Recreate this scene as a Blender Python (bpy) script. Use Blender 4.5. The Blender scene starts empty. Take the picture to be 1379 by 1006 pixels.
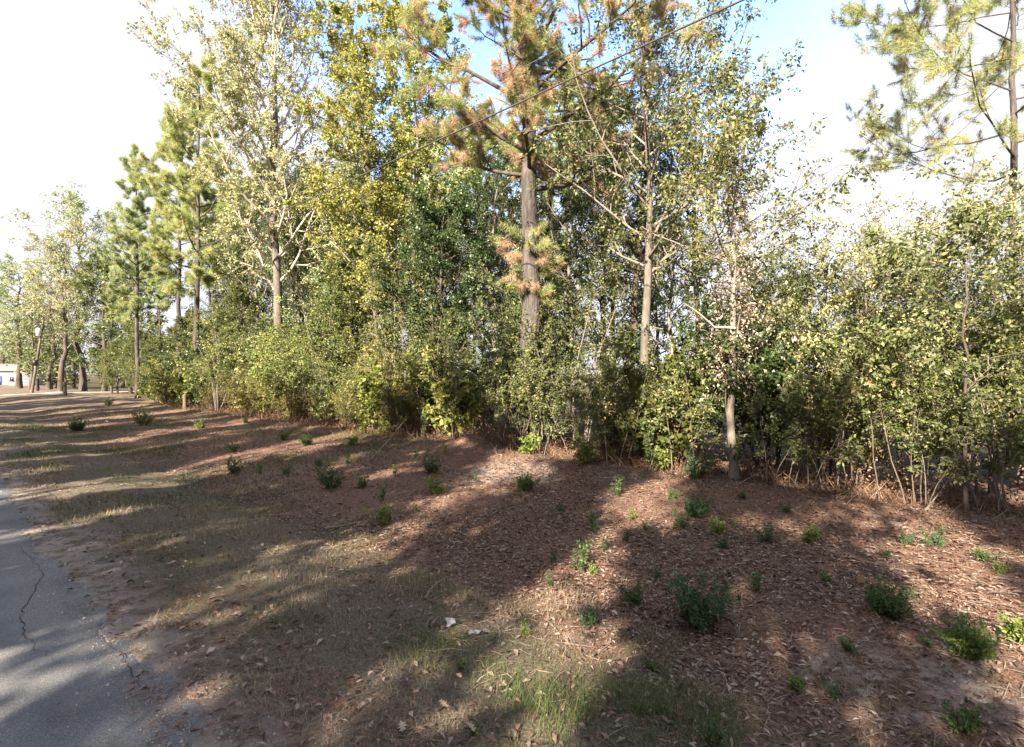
import bpy, math, numpy as np
from mathutils import Vector

scene = bpy.context.scene
R = math.radians
rng = np.random.default_rng(7)

# ------------------------------------------------------------------ camera, sky, sun, exposure
F, CX, CY, CAMH = 690.0, 689.5, 503.0, 2.5          # photo pixels, camera height in metres
cam_d = bpy.data.cameras.new('camera'); cam = bpy.data.objects.new('camera', cam_d)
scene.collection.objects.link(cam); scene.camera = cam
cam.location = (0, 0, CAMH); cam.rotation_euler = (R(90), 0, 0)
cam_d.sensor_width = 36.0; cam_d.lens = 36.0 * F / 1379.0; cam_d.clip_end = 3000; cam_d.clip_start = 0.05

SUN_EL, SUN_AZ = 31.0, 205.0                          # azimuth clockwise from +Y
world = bpy.data.worlds.new('World'); scene.world = world; world.use_nodes = True
nt = world.node_tree; nt.nodes.clear()
w_out = nt.nodes.new('ShaderNodeOutputWorld'); w_bg = nt.nodes.new('ShaderNodeBackground')
w_sky = nt.nodes.new('ShaderNodeTexSky'); w_sky.sky_type = 'NISHITA'; w_sky.sun_disc = False
w_sky.sun_elevation = R(SUN_EL); w_sky.sun_rotation = R(SUN_AZ); w_sky.air_density = 1.0; w_sky.dust_density = 0.2; w_sky.ozone_density = 2.0
w_tc = nt.nodes.new('ShaderNodeTexCoord')
# thin high cloud: whole sky, thinnest round the point opposite the sun
w_dot = nt.nodes.new('ShaderNodeVectorMath'); w_dot.operation = 'DOT_PRODUCT'
_a, _e = R(6), R(48)
w_dot.inputs[1].default_value = (math.sin(_a) * math.cos(_e), math.cos(_a) * math.cos(_e), math.sin(_e))
w_noise = nt.nodes.new('ShaderNodeTexNoise'); w_noise.inputs['Scale'].default_value = 2.2; w_noise.inputs['Detail'].default_value = 4
w_mr = nt.nodes.new('ShaderNodeMapRange'); w_mr.interpolation_type = 'SMOOTHSTEP'
w_mr.inputs['From Min'].default_value = 0.945; w_mr.inputs['From Max'].default_value = 0.815
w_ad = nt.nodes.new('ShaderNodeMath'); w_ad.operation = 'MULTIPLY_ADD'; w_ad.inputs[1].default_value = 0.16
w_mix = nt.nodes.new('ShaderNodeMix'); w_mix.data_type = 'RGBA'
L = nt.links.new
L(w_tc.outputs['Generated'], w_dot.inputs[0]); L(w_tc.outputs['Generated'], w_noise.inputs['Vector'])
L(w_noise.outputs['Fac'], w_ad.inputs[0]); L(w_dot.outputs['Value'], w_ad.inputs[2])
w_sub = nt.nodes.new('ShaderNodeMath'); w_sub.operation = 'SUBTRACT'; w_sub.inputs[1].default_value = 0.08
L(w_ad.outputs[0], w_sub.inputs[0]); L(w_sub.outputs[0], w_mr.inputs['Value'])
w_n2 = nt.nodes.new('ShaderNodeTexNoise'); w_n2.inputs['Scale'].default_value = 1.1; w_n2.inputs['Detail'].default_value = 3; L(w_tc.outputs['Generated'], w_n2.inputs['Vector'])
w_cr = nt.nodes.new('ShaderNodeValToRGB'); w_cr.color_ramp.elements[0].position = .36; w_cr.color_ramp.elements[0].color = (1.00, 1.03, 1.13, 1); w_cr.color_ramp.elements[1].position = .66; w_cr.color_ramp.elements[1].color = (1.22, 1.25, 1.38, 1)
L(w_n2.outputs['Fac'], w_cr.inputs[0]); L(w_cr.outputs[0], w_mix.inputs[7])
L(w_mr.outputs[0], w_mix.inputs[0]); w_hs = nt.nodes.new('ShaderNodeHueSaturation'); w_hs.inputs['Saturation'].default_value = 1.12; w_hs.inputs['Hue'].default_value = 0.515; L(w_sky.outputs[0], w_hs.inputs['Color']); L(w_hs.outputs[0], w_mix.inputs[6])
L(w_mix.outputs[2], w_bg.inputs['Color']); w_bg.inputs['Strength'].default_value = 0.15
L(w_bg.outputs[0], w_out.inputs[0])

sun_d = bpy.data.lights.new('sun', 'SUN'); sun = bpy.data.objects.new('sun', sun_d); scene.collection.objects.link(sun)
sun_d.energy = 4.0; sun_d.angle = R(0.55); sun_d.color = (1.0, 0.86, 0.66)
_sd = Vector((math.sin(R(SUN_AZ)) * math.cos(R(SUN_EL)), math.cos(R(SUN_AZ)) * math.cos(R(SUN_EL)), math.sin(R(SUN_EL))))
sun.rotation_euler = _sd.to_track_quat('Z', 'Y').to_euler(); sun.location = _sd * 60

vs = scene.view_settings
vs.view_transform = 'Standard'; vs.look = 'None'; vs.gamma = 1.0; vs.exposure = 2.62; vs.use_curve_mapping = False
scene.render.engine = 'CYCLES'
cy = scene.cycles
cy.max_bounces = 6; cy.diffuse_bounces = 3; cy.glossy_bounces = 2; cy.transmission_bounces = 3; cy.transparent_max_bounces = 4
cy.caustics_reflective = False; cy.caustics_refractive = False; cy.use_denoising = True
cy.sample_clamp_indirect = 6.0

# ------------------------------------------------------------------ frame of reference: s runs along the road, d away from it
TH = R(49.0)
U = np.array([-math.sin(TH), math.cos(TH)]); N = np.array([math.cos(TH), math.sin(TH)])
def sd_xy(s, d): return U[0] * s + N[0] * d, U[1] * s + N[1] * d
def xy_sd(x, y): return U[0] * x + U[1] * y, N[0] * x + N[1] * y
def at_d(px, d):
    a = (px - CX) / F; t = d / (a * N[0] + N[1]); return a * t, t

def vnoise(x, y, seed=0):
    x = np.asarray(x, float); y = np.asarray(y, float)
    ix = np.floor(x).astype(np.int64); iy = np.floor(y).astype(np.int64); fx = x - ix; fy = y - iy
    def h(a, b):
        k = (a * 374761393 + b * 668265263 + seed * 974711) & 0x7fffffff
        k = ((k ^ (k >> 13)) * 1274126177) & 0x7fffffff
        return ((k ^ (k >> 16)) & 0xffff) / 65535.0
    ux = fx * fx * (3 - 2 * fx); uy = fy * fy * (3 - 2 * fy)
    return (h(ix, iy) * (1 - ux) + h(ix + 1, iy) * ux) * (1 - uy) + (h(ix, iy + 1) * (1 - ux) + h(ix + 1, iy + 1) * ux) * uy
def sm(a, b, x):
    t = np.clip((np.asarray(x, float) - a) / (b - a), 0, 1); return t * t * (3 - 2 * t)

MOUND = (-1.1, 16.4)
def height(x, y):
    x = np.asarray(x, float); y = np.asarray(y, float)
    s, d = xy_sd(x, y)
    off = sm(1.6, 2.6, d) + sm(5.2, 7.0, -d)
    h = -0.17 * np.exp(-((d - 4.5) / 1.2) ** 2) * sm(1.6, 3.0, d)
    h = h + 0.10 * sm(6, 9.5, d) + 0.13 * np.exp(-((d - 10.9) / 0.8) ** 2)
    h = h + 0.40 * np.exp(-(((x - MOUND[0]) / 0.9) ** 2 + ((y - MOUND[1]) / 0.8) ** 2))
    h = h + off * (0.05 * (vnoise(s * .8, d * .8, 1) - .5) + 0.05 * (vnoise(s * 2.3, d * 2.3, 2) - .5) + 0.02 * (vnoise(s * 6, d * 6, 3) - .5))
    return h - 0.012
def hz(x, y): return float(height(x, y))
def on_ground(px, py):
    a = (px - CX) / F; z = 0.0
    for _ in range(12):
        t = F * (CAMH - z) / (py - CY); z = hz(a * t, t)
    return a * t, t, z

# ------------------------------------------------------------------ mesh helpers
def new_mesh(name, V, faces, mats, var=None, fmat=None, smooth=False):
    """faces: list of int arrays (M,3) or (M,4)"""
    me = bpy.data.meshes.new(name)
    V = np.ascontiguousarray(V, dtype=np.float32).reshape(-1, 3)
    me.vertices.add(len(V)); me.vertices.foreach_set('co', V.ravel())
    faces = [np.asarray(f, np.int32) for f in faces if len(f)]
    nl = sum(f.size for f in faces); nf = sum(len(f) for f in faces)
    me.loops.add(nl); me.polygons.add(nf)
    me.loops.foreach_set('vertex_index', np.concatenate([f.ravel() for f in faces]))
    tot = np.concatenate([np.full(len(f), f.shape[1], np.int32) for f in faces])
    me.polygons.foreach_set('loop_start', np.concatenate([[0], np.cumsum(tot)[:-1]]).astype(np.int32))
    if fmat is not None: me.polygons.foreach_set('material_index', np.asarray(fmat, np.int32))
    for m in mats: me.materials.append(m)
    if var is not None:
        at = me.attributes.new('var', 'FLOAT', 'FACE'); at.data.foreach_set('value', np.asarray(var, np.float32))
    me.update(calc_edges=True)
    if smooth: me.polygons.foreach_set('use_smooth', np.ones(nf, bool))
    return me

def unit(v): return v / np.maximum(np.linalg.norm(v, axis=-1, keepdims=True), 1e-9)

def tubes(P, Rr, n=5):
    P = np.asarray(P, float); Rr = np.asarray(Rr, float)
    if P.ndim == 2: P = P[None]; Rr = Rr[None]
    M, K, _ = P.shape
    T = np.empty_like(P); T[:, 1:-1] = P[:, 2:] - P[:, :-2]; T[:, 0] = P[:, 1] - P[:, 0]; T[:, -1] = P[:, -1] - P[:, -2]
    T = unit(T)
    m = unit(P[:, -1] - P[:, 0]); ref = np.where(np.abs(m[:, 2:3]) > .8, np.array([[1., 0, 0]]), np.array([[0, 0, 1.]]))
    A = unit(np.cross(T, ref[:, None, :])); B = np.cross(T, A)
    a = np.arange(n) * 2 * math.pi / n
    V = P[:, :, None, :] + Rr[:, :, None, None] * (np.cos(a)[None, None, :, None] * A[:, :, None, :] + np.sin(a)[None, None, :, None] * B[:, :, None, :])
    i = np.arange(M)[:, None, None] * K * n; k = np.arange(K - 1)[None, :, None] * n; j = np.arange(n)[None, None, :]; j2 = (j + 1) % n
    Q = np.stack(np.broadcast_arrays(i + k + j, i + k + j2, i + k + n + j2, i + k + n + j), -1).reshape(-1, 4)
    return V.reshape(-1, 3), Q

class Geo:
    def __init__(s): s.V = []; s.F = []; s.var = []; s.n = 0
    def add(s, V, Fc, var=None):
        V = np.asarray(V, float).reshape(-1, 3); Fc = np.asarray(Fc)
        s.V.append(V); s.F.append(Fc + s.n); s.n += len(V)
        s.var.append(np.full(len(Fc), .5) if var is None else np.asarray(var))
    def mesh(s, name, mat, smooth=False):
        # quads and triangles keep their var order
        return new_mesh(name, np.concatenate(s.V), s.F, [mat], np.concatenate(s.var), smooth=smooth)

def grow(P0, D0, Ln, R0, r, K=5, wander=.15, up=0.0, end=.3):
    M = len(P0); P = np.empty((M, K, 3)); P[:, 0] = P0; D = unit(D0.copy()); st = Ln[:, None] / (K - 1)
    for k in range(1, K):
        D = unit(D + wander * r.normal(size=(M, 3)) + np.array([0, 0, up]))
        P[:, k] = P[:, k - 1] + D * st
    Rr = R0[:, None] * (1 - (1 - end) * np.linspace(0, 1, K)[None])
    return P, Rr

def at_t(P, Rr, t):
    K = P.shape[1]; f = t * (K - 1); i = np.minimum(f.astype(int), K - 2); w = (f - i)[..., None]
    ar = np.arange(len(P))[:, None]
    p = P[ar, i] * (1 - w) + P[ar, i + 1] * w; tg = unit(P[ar, i + 1] - P[ar, i])
    rr = Rr[ar, i] * (1 - w[..., 0]) + Rr[ar, i + 1] * w[..., 0]
    return p, tg, rr

def spawn(P, Rr, Ln, m, t0, t1, ang, ratio, r, fall=.4, rmax=.6, rmin=.004):
    M = len(P)
    t = t0 + (t1 - t0) * (np.arange(m)[None] + r.random((M, m))) / m
    p, tg, rr = at_t(P, Rr, t)
    az = r.random((M, m)) * 6.283
    ref = np.where(np.abs(tg[..., 2:3]) > .9, np.array([1., 0, 0]), np.array([0, 0, 1.]))
    A = unit(np.cross(tg, ref)); B = np.cross(tg, A)
    an = ang * (0.75 + .5 * r.random((M, m)))
    D = tg * np.cos(an)[..., None] + np.sin(an)[..., None] * (np.cos(az)[..., None] * A + np.sin(az)[..., None] * B)
    l = Ln[:, None] * ratio * (1 - fall * t) * r.uniform(.65, 1.25, (M, m))
    return p.reshape(-1, 3), D.reshape(-1, 3), l.ravel(), np.maximum(rr.ravel() * rmax, rmin)

def leaf_geo(g, p, a, nr, ln, wd, var, droop=.15, fold=.2):
    a = unit(a); sd = unit(np.cross(a, nr)); nr = np.cross(sd, a)
    ln = ln[:, None]; wd = wd[:, None]
    v0 = p; v1 = p + a * ln * .45 + sd * wd * .5 + nr * wd * fold; v2 = p + a * ln - nr * ln * droop; v3 = p + a * ln * .45 - sd * wd * .5 + nr * wd * fold
    V = np.stack([v0, v1, v2, v3], 1).reshape(-1, 3)
    Q = np.arange(len(p))[:, None] * 4 + np.arange(4)[None]
    g.add(V, Q, var)

def leaves_on(g, P, Rr, n, size, r, t0=.15, t1=1.05, spread=.05, aspect=.5, hang=.2, out=.5):
    M = len(P); t = np.clip(r.uniform(t0, t1, (M, n)), 0, 1)
    p, tg, _ = at_t(P, Rr, t)
    p = p + r.normal(size=p.shape) * spread
    a = tg * out + r.normal(size=p.shape) * .7; a[..., 2] -= hang
    nr = r.normal(size=p.shape) * .7; nr[..., 2] += .7
    cl = np.repeat(r.random((M, 1)), n, 1)
    var = np.clip(.5 * cl + .5 * r.random((M, n)), 0, 1)
    ln = size * r.uniform(.6, 1.25, (M, n))
    leaf_geo(g, p.reshape(-1, 3), a.reshape(-1, 3), nr.reshape(-1, 3), ln.ravel(), (ln * aspect).ravel(), var.ravel())

def tufts(g, p, d, r, nn=24, ln=.2, wd=.011, cone=1.0, var=None, sag=.3):
    """pine needle tufts: thin triangles fanning round the twig tip"""
    M = len(p); d = unit(d)
    dr = d[:, None, :] * r.uniform(.2, 1.0, (M, nn, 1)) + cone * .72 * r.normal(size=(M, nn, 3)); dr[..., 2] -= sag
    dr = unit(dr); l = ln * r.uniform(.65, 1.15, (M, nn, 1))
    b = p[:, None, :] - d[:, None, :] * r.uniform(-.03, .24, (M, nn, 1))
    sd = unit(np.cross(dr, r.normal(size=dr.shape))) * wd * .5
    V = np.stack([b + sd, b - sd, b + dr * l], 2).reshape(-1, 3)
    Q = np.arange(M * nn)[:, None] * 3 + np.arange(3)[None]
    if var is None: var = r.random(M)
    vv = np.clip(var[:, None] + r.normal(size=(M, nn)) * .06, 0, 1).ravel()
    g.add(V, Q, vv)

# ------------------------------------------------------------------ materials
def mat_new(name):
    m = bpy.data.materials.new(name); m.use_nodes = True; t = m.node_tree; t.nodes.clear()
    return m, t, t.nodes.new('ShaderNodeOutputMaterial')
def ramp(t, stops):
    n = t.nodes.new('ShaderNodeValToRGB'); e = n.color_ramp.elements
    while len(e) < len(stops): e.new(.5)
    for el, (p, c) in zip(e, stops): el.position = p; el.color = (*c, 1)
    return n
def foliage(name, stops, trans=.35, rough=.5, spec=.35):
    m, t, o = mat_new(name)
    at = t.nodes.new('ShaderNodeAttribute'); at.attribute_name = 'var'
    rp = ramp(t, stops); t.links.new(at.outputs['Fac'], rp.inputs[0])
    oi = t.nodes.new('ShaderNodeObjectInfo')
    mx = t.nodes.new('ShaderNodeMix'); mx.data_type = 'RGBA'; mx.blend_type = 'MULTIPLY'; mx.inputs[0].default_value = 1
    t.links.new(rp.outputs[0], mx.inputs[6]); t.links.new(oi.outputs['Color'], mx.inputs[7])
    p = t.nodes.new('ShaderNodeBsdfPrincipled'); p.inputs['Roughness'].default_value = rough; p.inputs['Specular IOR Level'].default_value = spec
    tr = t.nodes.new('ShaderNodeBsdfTranslucent'); ms = t.nodes.new('ShaderNodeMixShader'); ms.inputs[0].default_value = trans
    t.links.new(mx.outputs[2], p.inputs['Base Color']); t.links.new(mx.outputs[2], tr.inputs['Color'])
    t.links.new(p.outputs[0], ms.inputs[1]); t.links.new(tr.outputs[0], ms.inputs[2]); t.links.new(ms.outputs[0], o.inputs[0])
    return m
def bark(name, c1, c2, c3, sc=6.0, zs=.18, bump=.6, rough=.9):
    m, t, o = mat_new(name); tc = t.nodes.new('ShaderNodeTexCoord'); mp = t.nodes.new('ShaderNodeMapping'); mp.inputs['Scale'].default_value = (sc, sc, sc * zs)
    n1 = t.nodes.new('ShaderNodeTexNoise'); n1.inputs['Scale'].default_value = 1.6; n1.inputs['Detail'].default_value = 6; n1.inputs['Roughness'].default_value = .65
    n2 = t.nodes.new('ShaderNodeTexNoise'); n2.inputs['Scale'].default_value = .9; n2.inputs['Detail'].default_value = 3
    rp = ramp(t, [(.3, c1), (.5, c2), (.72, c3)])
    t.links.new(tc.outputs['Object'], mp.inputs[0]); t.links.new(mp.outputs[0], n1.inputs['Vector']); t.links.new(tc.outputs['Object'], n2.inputs['Vector'])
    ad = t.nodes.new('ShaderNodeMath'); ad.operation = 'MULTIPLY_ADD'; ad.inputs[1].default_value = .7
    sb = t.nodes.new('ShaderNodeMath'); sb.operation = 'MULTIPLY_ADD'; sb.inputs[1].default_value = .5; sb.inputs[2].default_value = -.1
    t.links.new(n2.outputs[0], sb.inputs[0]); t.links.new(n1.outputs[0], ad.inputs[0]); t.links.new(sb.outputs[0], ad.inputs[2]); t.links.new(ad.outputs[0], rp.inputs[0])
    p = t.nodes.new('ShaderNodeBsdfPrincipled'); p.inputs['Roughness'].default_value = rough; p.inputs['Specular IOR Level'].default_value = .15
    b = t.nodes.new('ShaderNodeBump'); b.inputs['Strength'].default_value = bump; b.inputs['Distance'].default_value = .03
    t.links.new(n1.outputs[0], b.inputs['Height']); t.links.new(b.outputs[0], p.inputs['Normal'])
    t.links.new(rp.outputs[0], p.inputs['Base Color']); t.links.new(p.outputs[0], o.inputs[0])
    return m
def paint(name, col, rough=.6, metal=0.0, var=.25, sc=8.0):
    m, t, o = mat_new(name); p = t.nodes.new('ShaderNodeBsdfPrincipled')
    tc = t.nodes.new('ShaderNodeTexCoord'); n = t.nodes.new('ShaderNodeTexNoise'); n.inputs['Scale'].default_value = sc; n.inputs['Detail'].default_value = 5
    rp = ramp(t, [(.3, tuple(c * (1 - var) for c in col)), (.7, tuple(min(1, c * (1 + var * .6)) for c in col))])
    t.links.new(tc.outputs['Object'], n.inputs['Vector']); t.links.new(n.outputs[0], rp.inputs[0]); t.links.new(rp.outputs[0], p.inputs['Base Color'])
    p.inputs['Roughness'].default_value = rough; p.inputs['Metallic'].default_value = metal
    t.links.new(p.outputs[0], o.inputs[0]); return m

M_PINE = foliage('pine_needles', [(0, (.46, .27, .19)), (.22, (.64, .43, .31)), (.34, (.46, .42, .19)), (.6, (.36, .40, .16)), (1, (.22, .29, .12))], .35)
M_PINEG = foliage('green_pine_needles', [(0, (.50, .36, .20)), (.15, (.48, .44, .20)), (.5, (.39, .41, .18)), (1, (.24, .30, .13))], .35)
M_GUM = foliage('yellow_green_leaves', [(0, (.14, .18, .06)), (.4, (.26, .30, .10)), (.85, (.37, .38, .145)), (1, (.46, .38, .18))], .4)
M_PALE = foliage('pale_leaves', [(0, (.20, .22, .10)), (.5, (.38, .39, .20)), (1, (.58, .55, .36))], .35)
M_OAK = foliage('dark_leaves', [(0, (.035, .06, .025)), (.5, (.06, .10, .035)), (.85, (.10, .145, .05)), (1, (.17, .19, .07))], .25, .38, .5)
M_MID = foliage('mid_leaves', [(0, (.07, .10, .045)), (.45, (.14, .17, .068)), (.8, (.235, .245, .105)), (1, (.38, .30, .16))], .35, .45, .4)
M_SHRUB = foliage('shrub_leaves', [(0, (.045, .07, .028)), (.4, (.115, .145, .05)), (.75, (.22, .235, .085)), (.9, (.36, .30, .13)), (1, (.38, .21, .12))], .22, .45, .4)
M_WEED = foliage('weed_leaves', [(0, (.045, .085, .034)), (.5, (.095, .155, .055)), (1, (.19, .24, .09))], .35, .5, .3)
M_DEAD = foliage('dead_leaves', [(0, (.24, .16, .11)), (.5, (.46, .38, .31)), (1, (.66, .60, .54))], .3, .7, .2)
M_STRAW = foliage('pine_straw', [(0, (.09, .05, .035)), (.5, (.19, .108, .075)), (.85, (.30, .185, .13)), (1, (.42, .30, .22))], .1, .75, .15)
M_LITTER = foliage('leaf_litter', [(0, (.06, .038, .03)), (.3, (.15, .09, .068)), (.55, (.24, .165, .13)), (.8, (.32, .25, .21)), (1, (.46, .40, .355))], .15, .7, .2)
M_GRASS = foliage('grass_blades', [(0, (.06, .095, .03)), (.35, (.12, .14, .055)), (.6, (.20, .17, .10)), (.85, (.29, .235, .165)), (1, (.40, .34, .26))], .3, .65, .2)
M_BRUSH = foliage('dry_brush', [(0, (.06, .04, .028)), (.5, (.17, .10, .065)), (.85, (.28, .18, .12)), (1, (.40, .30, .22))], .15, .8, .1)
M_BARKP = bark('pine_bark', (.026, .023, .024), (.075, .066, .064), (.165, .14, .132), 7, .16, .9)
M_BARKD = bark('dark_bark', (.035, .03, .027), (.085, .07, .06), (.15, .125, .105), 9, .2)
M_BARKG = bark('grey_bark', (.10, .085, .075), (.20, .175, .155), (.33, .29, .26), 7, .3)
M_BARKM = bark('mid_bark', (.06, .052, .047), (.125, .11, .098), (.22, .19, .17), 8, .25)
M_BARKW = bark('pale_bark', (.28, .235, .20), (.46, .40, .35), (.62, .56, .50), 6, .4, .35)
M_STEM = bark('stem_bark', (.065, .05, .038), (.135, .108, .085), (.23, .19, .155), 10, .2, .3)
M_STICK = bark('weathered_wood', (.14, .11, .09), (.26, .22, .19), (.4, .35, .31), 14, .5, .4)

# ------------------------------------------------------------------ ground
def ground_material():
    m, t, o = mat_new('ground_soil'); ln = t.links.new; nw = t.nodes.new
    geo = nw('ShaderNodeTexCoord')
    dt = nw('ShaderNodeVectorMath'); dt.operation = 'DOT_PRODUCT'; dt.inputs[1].default_value = (N[0], N[1], 0); ln(geo.outputs['Object'], dt.inputs[0])
    def noise(sc, det=5, rgh=.6):
        n = nw('ShaderNodeTexNoise'); n.inputs['Scale'].default_value = sc; n.inputs['Detail'].default_value = det; n.inputs['Roughness'].default_value = rgh
        ln(geo.outputs['Object'], n.inputs['Vector']); return n
    def mr(v, a, b, lo=0., hi=1.):
        q = nw('ShaderNodeMapRange'); q.interpolation_type = 'SMOOTHSTEP'; q.inputs[1].default_value = a; q.inputs[2].default_value = b; q.inputs[3].default_value = lo; q.inputs[4].default_value = hi
        ln(v, q.inputs[0]); return q.outputs[0]
    def mix(f, a, b):
        q = nw('ShaderNodeMix'); q.data_type = 'RGBA'; ln(f, q.inputs[0])
        for sk, v in ((6, a), (7, b)):
            if isinstance(v, tuple): q.inputs[sk].default_value = (*v, 1)
            else: ln(v, q.inputs[sk])
        return q.outputs[2]
    n_big = noise(.55, 4); n_mid = noise(3.2, 6); n_fine = noise(38, 6, .7); n_grain = noise(160, 3)
    wob = nw('ShaderNodeMath'); wob.operation = 'MULTIPLY_ADD'; wob.inputs[1].default_value = 1.8; ln(n_mid.outputs[0], wob.inputs[0])
    sh = nw('ShaderNodeMath'); sh.operation = 'SUBTRACT'; sh.inputs[1].default_value = .9; ln(dt.outputs['Value'], sh.inputs[0]); ln(sh.outputs[0], wob.inputs[2])
    wob2 = nw('ShaderNodeMath'); wob2.operation = 'MULTIPLY_ADD'; wob2.inputs[1].default_value = 2.4; ln(n_big.outputs[0], wob2.inputs[0])
    s2 = nw('ShaderNodeMath'); s2.operation = 'SUBTRACT'; s2.inputs[1].default_value = 1.2; ln(wob.outputs[0], s2.inputs[0]); ln(s2.outputs[0], wob2.inputs[2])
    D = wob2.outputs[0]
    straw = ramp(t, [(.25, (.055, .034, .028)), (.42, (.135, .081, .062)), (.55, (.225, .14, .108)), (.68, (.31, .215, .175)), (.82, (.43, .34, .285))]); ln(n_fine.outputs[0], straw.inputs[0])
    turf = ramp(t, [(.25, (.04, .034, .026)), (.42, (.095, .08, .06)), (.56, (.17, .14, .108)), (.7, (.26, .22, .18)), (.84, (.38, .33, .28))]); ln(n_fine.outputs[0], turf.inputs[0])
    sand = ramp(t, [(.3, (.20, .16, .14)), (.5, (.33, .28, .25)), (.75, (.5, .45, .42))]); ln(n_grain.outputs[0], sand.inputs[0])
    c = mix(mr(D, 4.2, 5.2), turf.outputs[0], straw.outputs[0])
    du = nw('ShaderNodeVectorMath'); du.operation = 'DOT_PRODUCT'; du.inputs[1].default_value = (U[0], U[1], 0); ln(geo.outputs['Object'], du.inputs[0])
    c = mix(mr(du.outputs['Value'], 16, 60, 0, .75), c, turf.outputs[0])
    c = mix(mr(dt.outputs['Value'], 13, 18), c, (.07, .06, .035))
    edge = nw('ShaderNodeMath'); edge.operation = 'MULTIPLY'; ln(mr(D, 2.3, 1.1), edge.inputs[0]); ln(mr(n_mid.outputs[0], .40, .58), edge.inputs[1])
    c = mix(edge.outputs[0], c, sand.outputs[0])
    pm = nw('ShaderNodeMath'); pm.operation = 'MULTIPLY'; ln(mr(n_big.outputs[0], .60, .70), pm.inputs[0]); ln(mr(n_mid.outputs[0], .45, .6), pm.inputs[1])
    c = mix(pm.outputs[0], c, sand.outputs[0])
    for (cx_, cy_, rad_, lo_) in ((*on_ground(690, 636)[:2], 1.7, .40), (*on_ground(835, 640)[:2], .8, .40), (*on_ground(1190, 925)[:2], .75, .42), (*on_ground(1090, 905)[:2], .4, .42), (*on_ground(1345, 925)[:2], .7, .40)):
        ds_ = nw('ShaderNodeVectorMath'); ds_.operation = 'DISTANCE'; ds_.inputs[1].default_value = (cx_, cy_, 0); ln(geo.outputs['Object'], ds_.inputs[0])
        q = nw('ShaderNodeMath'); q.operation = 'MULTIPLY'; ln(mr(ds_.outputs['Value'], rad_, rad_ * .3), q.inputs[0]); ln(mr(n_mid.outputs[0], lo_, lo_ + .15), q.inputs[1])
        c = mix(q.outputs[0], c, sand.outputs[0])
    p = nw('ShaderNodeBsdfPrincipled'); p.inputs['Roughness'].default_value = .95; p.inputs['Specular IOR Level'].default_value = .1
    b = nw('ShaderNodeBump'); b.inputs['Strength'].default_value = 1.0; b.inputs['Distance'].default_value = .035
    ln(n_fine.outputs[0], b.inputs['Height']); ln(b.outputs[0], p.inputs['Normal']); ln(c, p.inputs['Base Color']); ln(p.outputs[0], o.inputs[0])
    return m

def graded(lo, a, b, hi, st):
    mid = np.arange(a, b, st); out_hi = [b]; q = st
    while out_hi[-1] < hi: q *= 1.25; out_hi.append(out_hi[-1] + q)
    out_lo = [a]; q = st
    while out_lo[-1] > lo: q *= 1.25; out_lo.append(out_lo[-1] - q)
    return np.array(out_lo[:0:-1] + list(mid) + out_hi)
def link(o): scene.collection.objects.link(o); return o
def obj(name, me, parent=None, label=None, cat=None, group=None, kind=None, color=None):
    o = link(bpy.data.objects.new(name, me)); o.parent = parent
    if label: o['label'] = label
    if cat: o['category'] = cat
    if group: o['group'] = group
    if kind: o['kind'] = kind
    if color is not None: o.color = (*color, 1)
    return o
def empty(name, loc, label, cat, group=None, rz=0., sc=1.):
    o = obj(name, None, None, label, cat, group); o.location = loc; o.rotation_euler = (0, 0, rz)
    o.scale = (sc, sc, sc) if not isinstance(sc, tuple) else sc
    o.empty_display_size = .2; return o

ss = graded(-700, -5, 46, 1500, .16); dd = graded(-700, 1.2, 14, 1500, .13)
S, Dg = np.meshgrid(ss, dd, indexing='ij'); X, Y = sd_xy(S, Dg); Z = height(X, Y)
ns_, nd_ = S.shape; idx = np.arange(ns_ * nd_).reshape(ns_, nd_)
Q = np.stack([idx[:-1, :-1], idx[1:, :-1], idx[1:, 1:], idx[:-1, 1:]], -1).reshape(-1, 4)[:, ::-1]
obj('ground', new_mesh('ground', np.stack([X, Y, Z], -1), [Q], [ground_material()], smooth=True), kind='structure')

def asphalt_material():
    m, t, o = mat_new('old_asphalt'); nw = t.nodes.new; ln = t.links.new; tc = nw('ShaderNodeTexCoord')
    v = nw('ShaderNodeTexVoronoi'); v.inputs['Scale'].default_value = 190; v.inputs['Randomness'].default_value = 1; ln(tc.outputs['Object'], v.inputs['Vector'])
    n = nw('ShaderNodeTexNoise'); n.inputs['Scale'].default_value = 1.1; n.inputs['Detail'].default_value = 6; ln(tc.outputs['Object'], n.inputs['Vector'])
    rp = ramp(t, [(0, (.10, .104, .112)), (.45, (.155, .16, .168)), (.8, (.20, .203, .208)), (1, (.30, .30, .30))])
    sp = nw('ShaderNodeSeparateColor'); ln(v.outputs['Color'], sp.inputs[0]); ln(sp.outputs[0], rp.inputs[0])
    mx = nw('ShaderNodeMix'); mx.data_type = 'RGBA'; mx.blend_type = 'MULTIPLY'; mx.inputs[0].default_value = 1
    r2 = ramp(t, [(.28, (.55, .55, .58)), (.42, (.82, .82, .84)), (.5, (.95, .95, .95)), (.7, (1.15, 1.13, 1.1))]); ln(n.outputs[0], r2.inputs[0]); ln(rp.outputs[0], mx.inputs[6]); ln(r2.outputs[0], mx.inputs[7])
    p = nw('ShaderNodeBsdfPrincipled'); p.inputs['Roughness'].default_value = .85; p.inputs['Specular IOR Level'].default_value = .3
    b = nw('ShaderNodeBump'); b.inputs['Strength'].default_value = .7; b.inputs['Distance'].default_value = .008
    ln(v.outputs['Distance'], b.inputs['Height']); ln(b.outputs[0], p.inputs['Normal']); ln(mx.outputs[2], p.inputs['Base Color']); ln(p.outputs[0], o.inputs[0]); return m
rs = np.concatenate([np.arange(-60, -2, 1.), np.arange(-2, 16, .05), np.arange(16, 60, .4), np.arange(60, 600, 8.)])
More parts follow.
